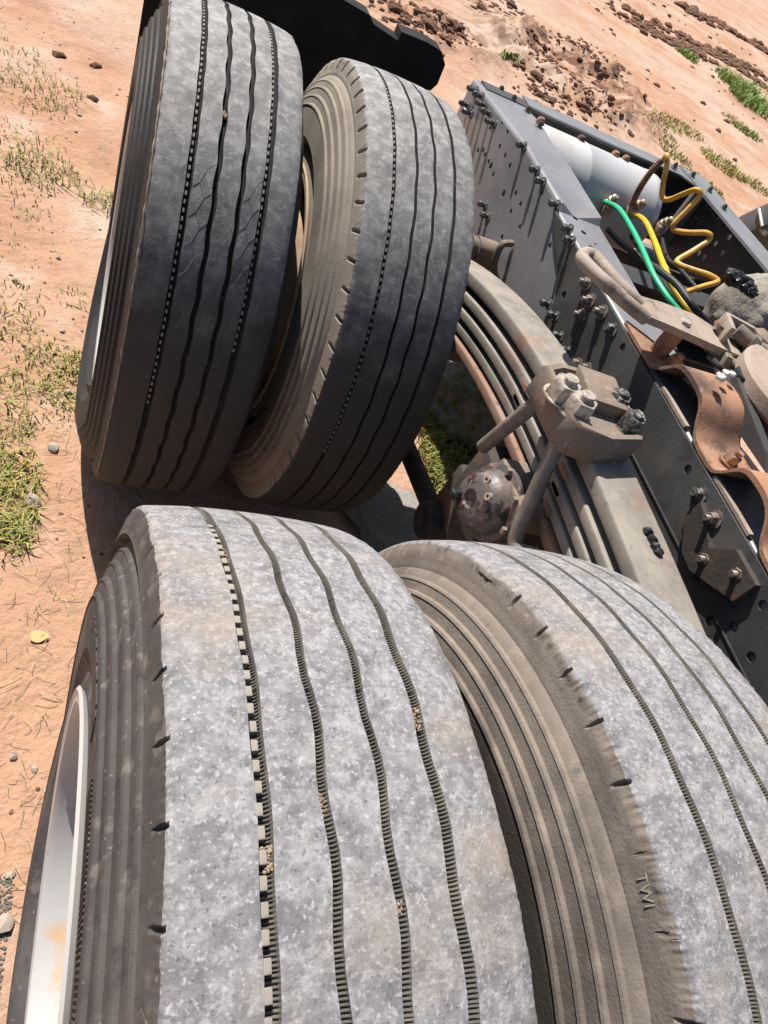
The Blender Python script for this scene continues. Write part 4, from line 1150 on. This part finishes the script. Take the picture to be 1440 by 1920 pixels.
# dark gravel by the lower left corner
gm = MB()
for k in range(900):
    x = random.uniform(-.212, -.18); y = random.uniform(-.15, .22); r_ = random.uniform(.001, .0036); z = gz(x, y) + r_ * .3
    j_ = random.uniform(.6, 1.2)
    gm.add([(x + v.x * r_ * random.uniform(.65, 1.25), y + v.y * r_ * j_ * random.uniform(.7, 1.2), z + v.z * r_ * .6 * random.uniform(.6, 1.2)) for v in icv], icf)
tag(solo('gravel', gm, weathered('dark_gravel_stone', (.12, .11, .105), [((.22, .19, .175), 60, .45, .65, .8)], rough=.95), 'patch of dark grey gravel at the lower left edge', None, (0, 0, 0), smooth=0), kind='stuff')

def blades(mb, cx_, cy_, rad, n, h, spread, wd=.004, flat=.5, rad2=None):
    for k in range(n):
        a = random.uniform(0, 2 * PI); q = math.sqrt(random.random())
        x = cx_ + math.cos(a) * q * rad; y = cy_ + math.sin(a) * q * (rad2 or rad); z = gz(x, y) - .002
        hh = h * random.uniform(.4, 1.1); d = random.uniform(0, 2 * PI); ln = hh * random.uniform(.3, spread)
        dx, dy = math.cos(d) * ln, math.sin(d) * ln; w = wd * random.uniform(.6, 1.3); px, py = -math.sin(d) * w, math.cos(d) * w
        mb.add([(x - px, y - py, z), (x + px, y + py, z), (x + dx * .45 + px * .8, y + dy * .45 + py * .8, z + hh * .7), (x + dx * .45 - px * .8, y + dy * .45 - py * .8, z + hh * .7), (x + dx, y + dy, z + hh)],
               [(0, 1, 2, 3), (3, 2, 4)], 0 if random.random() < .78 else 1)
# low grass cover left of the wheels and elsewhere
gr = MB()
for (p, rad, n, h) in zip([(-0.5661,3.1492,0), (-0.4904,3.0694,0), (-0.4223,3.0562,0), (-0.5005,2.5816,0), (-0.3787,2.4753,0), (-0.4257,2.5188,0), (-0.1986,2.3876,0), (-0.402,2.061,0), (-0.3826,1.7408,0), (-0.3863,1.6184,0), (-0.2299,1.5359,0), (-0.256,1.4616,0), (-0.2032,1.3928,0), (-0.2496,1.3394,0), (-0.3494,1.3916,0), (-0.3318,1.2602,0), (-0.2958,1.0752,0), (-0.3016,0.9941,0), (-0.3155,1.1386,0), (-0.3465,1.564,0), (-0.1861,1.5053,0), (-0.2998,0.9043,0), (-0.285,0.9508,0), (-0.4584,2.9545,0), (-0.226,1.8058,0), (-0.5025,2.3586,0), (-0.4312,2.2331,0)],
                          (.22, .16, .12, .18, .10, .16, .06, .14, .08, .07, .07, .09, .06, .07, .05, .06, .05, .06, .06, .08, .04, .06, .05, .12, .05, .12, .1),
                          (190, 130, 80, 120, 180, 90, 70, 50, 70, 70, 120, 170, 110, 90, 80, 120, 200, 220, 160, 70, 60, 140, 120, 70, 40, 80, 50),
                          (.03, .03, .03, .025, .045, .03, .05, .02, .025, .03, .02, .025, .02, .02, .03, .03, .035, .04, .035, .02, .03, .035, .04, .02, .02, .03, .02)):
    blades(gr, p[0], p[1], rad * 1.15, n, h * .8, 2.2, .0019)
for (p, rad, n) in zip([(4.7374,5.5953,0), (5.5288,7.3059,0), (5.6999,6.5856,0), (4.7532,6.159,0), (5.1637,7.0885,0), (4.7379,6.587,0), (7.5285,8.8328,-2.22e-16), (6.117,6.4054,0)], (.28, .30, .30, .2, .2, .3, .35, .2), (500, 220, 420, 160, 110, 110, 300, 150)):
    blades(gr, p[0], p[1], rad, n, .05, 1.4, .006)
tag(solo('grass', gr, [M['grass_yellow'], M['grass_green']], 'sparse yellow green grass growing in patches on the dirt', None, (0, 0, 0), smooth=0), kind='stuff')
mo = MB()
for (p, rad, n) in zip([(0.9319,1.5516,0), (0.9272,1.4245,0), (0.9246,1.3286,0), (0.9304,1.2387,0), (1.0178,1.6537,0), (1.0263,1.4965,0), (1.051,1.4263,0)], (.07, .06, .05, .05, .09, .09, .08), (420, 320, 260, 200, 420, 420, 300)):
    blades(mo, p[0], p[1], rad, n, .04, 1.3, .0022)
tag(solo('moss', mo, [M['grass_yellow'], M['grass_green']], 'mossy grass on the ground beside the boulder', None, (0, 0, 0), smooth=0), kind='stuff')
labs = ['green grass tuft at the edge of the far dirt track, upper one', 'large green grass clump on the far dirt edge at the right of the picture', 'green grass clump running off the right edge of the picture', 'tiny green tuft beyond the end of the frame', 'small green tuft below the large clump']
for (p, rad, n, h, lab) in zip([(8.4668,12.1995,0), (9.5264,11.8492,0), (9.4258,10.9442,0), (2.9193,6.5829,0), (7.5274,8.6776,0)], (.45, .85, .9, .12, .3), (260, 700, 700, 60, 120), (.12, .22, .22, .05, .08), labs):
    t_ = MB()
    for c_ in range(9):
        ra_ = rad * random.uniform(.3, .5); an_ = random.uniform(0, 2 * PI); rd_ = rad * random.uniform(0, .6)
        blades(t_, p[0] + math.cos(an_) * rd_, p[1] + math.sin(an_) * rd_ * .8, ra_, n // 9, h * random.uniform(.4, 1.0), 1.5, .010)
    solo('grass_tuft', t_, [M['grass_green'], M['grass_green']], lab, 'grass tuft', (p[0], p[1], 0), 'green grass tufts beyond the truck', smooth=0)
# dry straw on the ground at the left
sw = MB()
for k in range(620):
    x = random.uniform(-.55, -.13); y = random.uniform(0.1, 1.6); d = random.uniform(0, 2 * PI); ln = random.uniform(.01, .05)
    p0 = Vector((x, y, gz(x, y) + .003)); p1 = p0 + Vector((math.cos(d) * ln, math.sin(d) * ln, random.uniform(0, .008))); pm_ = (p0 + p1) / 2 + Vector((random.gauss(0, .004), random.gauss(0, .004), .004))
    sw.tube([p0, pm_, p1], .0006, 3, 2)
tag(solo('straw', sw, M['straw'], 'dry straw stalks strewn over the dirt at the left', None, (0, 0, 0), smooth=0), kind='stuff')
p = (-0.1968,0.6702,0.004)
lf = MB(); lp = [(p[0] + .017 * math.cos(a) * (1 + .12 * math.cos(3 * a)), p[1] + .014 * math.sin(a), gz(p[0], p[1]) + .006 + .003 * math.cos(2 * a)) for a in np.linspace(0, 2 * PI, 18)[:-1]]
lf.add(lp + [(x, y, z - .0008) for (x, y, z) in lp], [tuple(range(17)), tuple(range(33, 16, -1))] + [(k, (k + 1) % 17, 17 + (k + 1) % 17, 17 + k) for k in range(17)])
solo('fallen_leaf', lf, M['leaf'], 'round yellow fallen leaf on the dirt left of the nearest wheel', 'leaf', p)
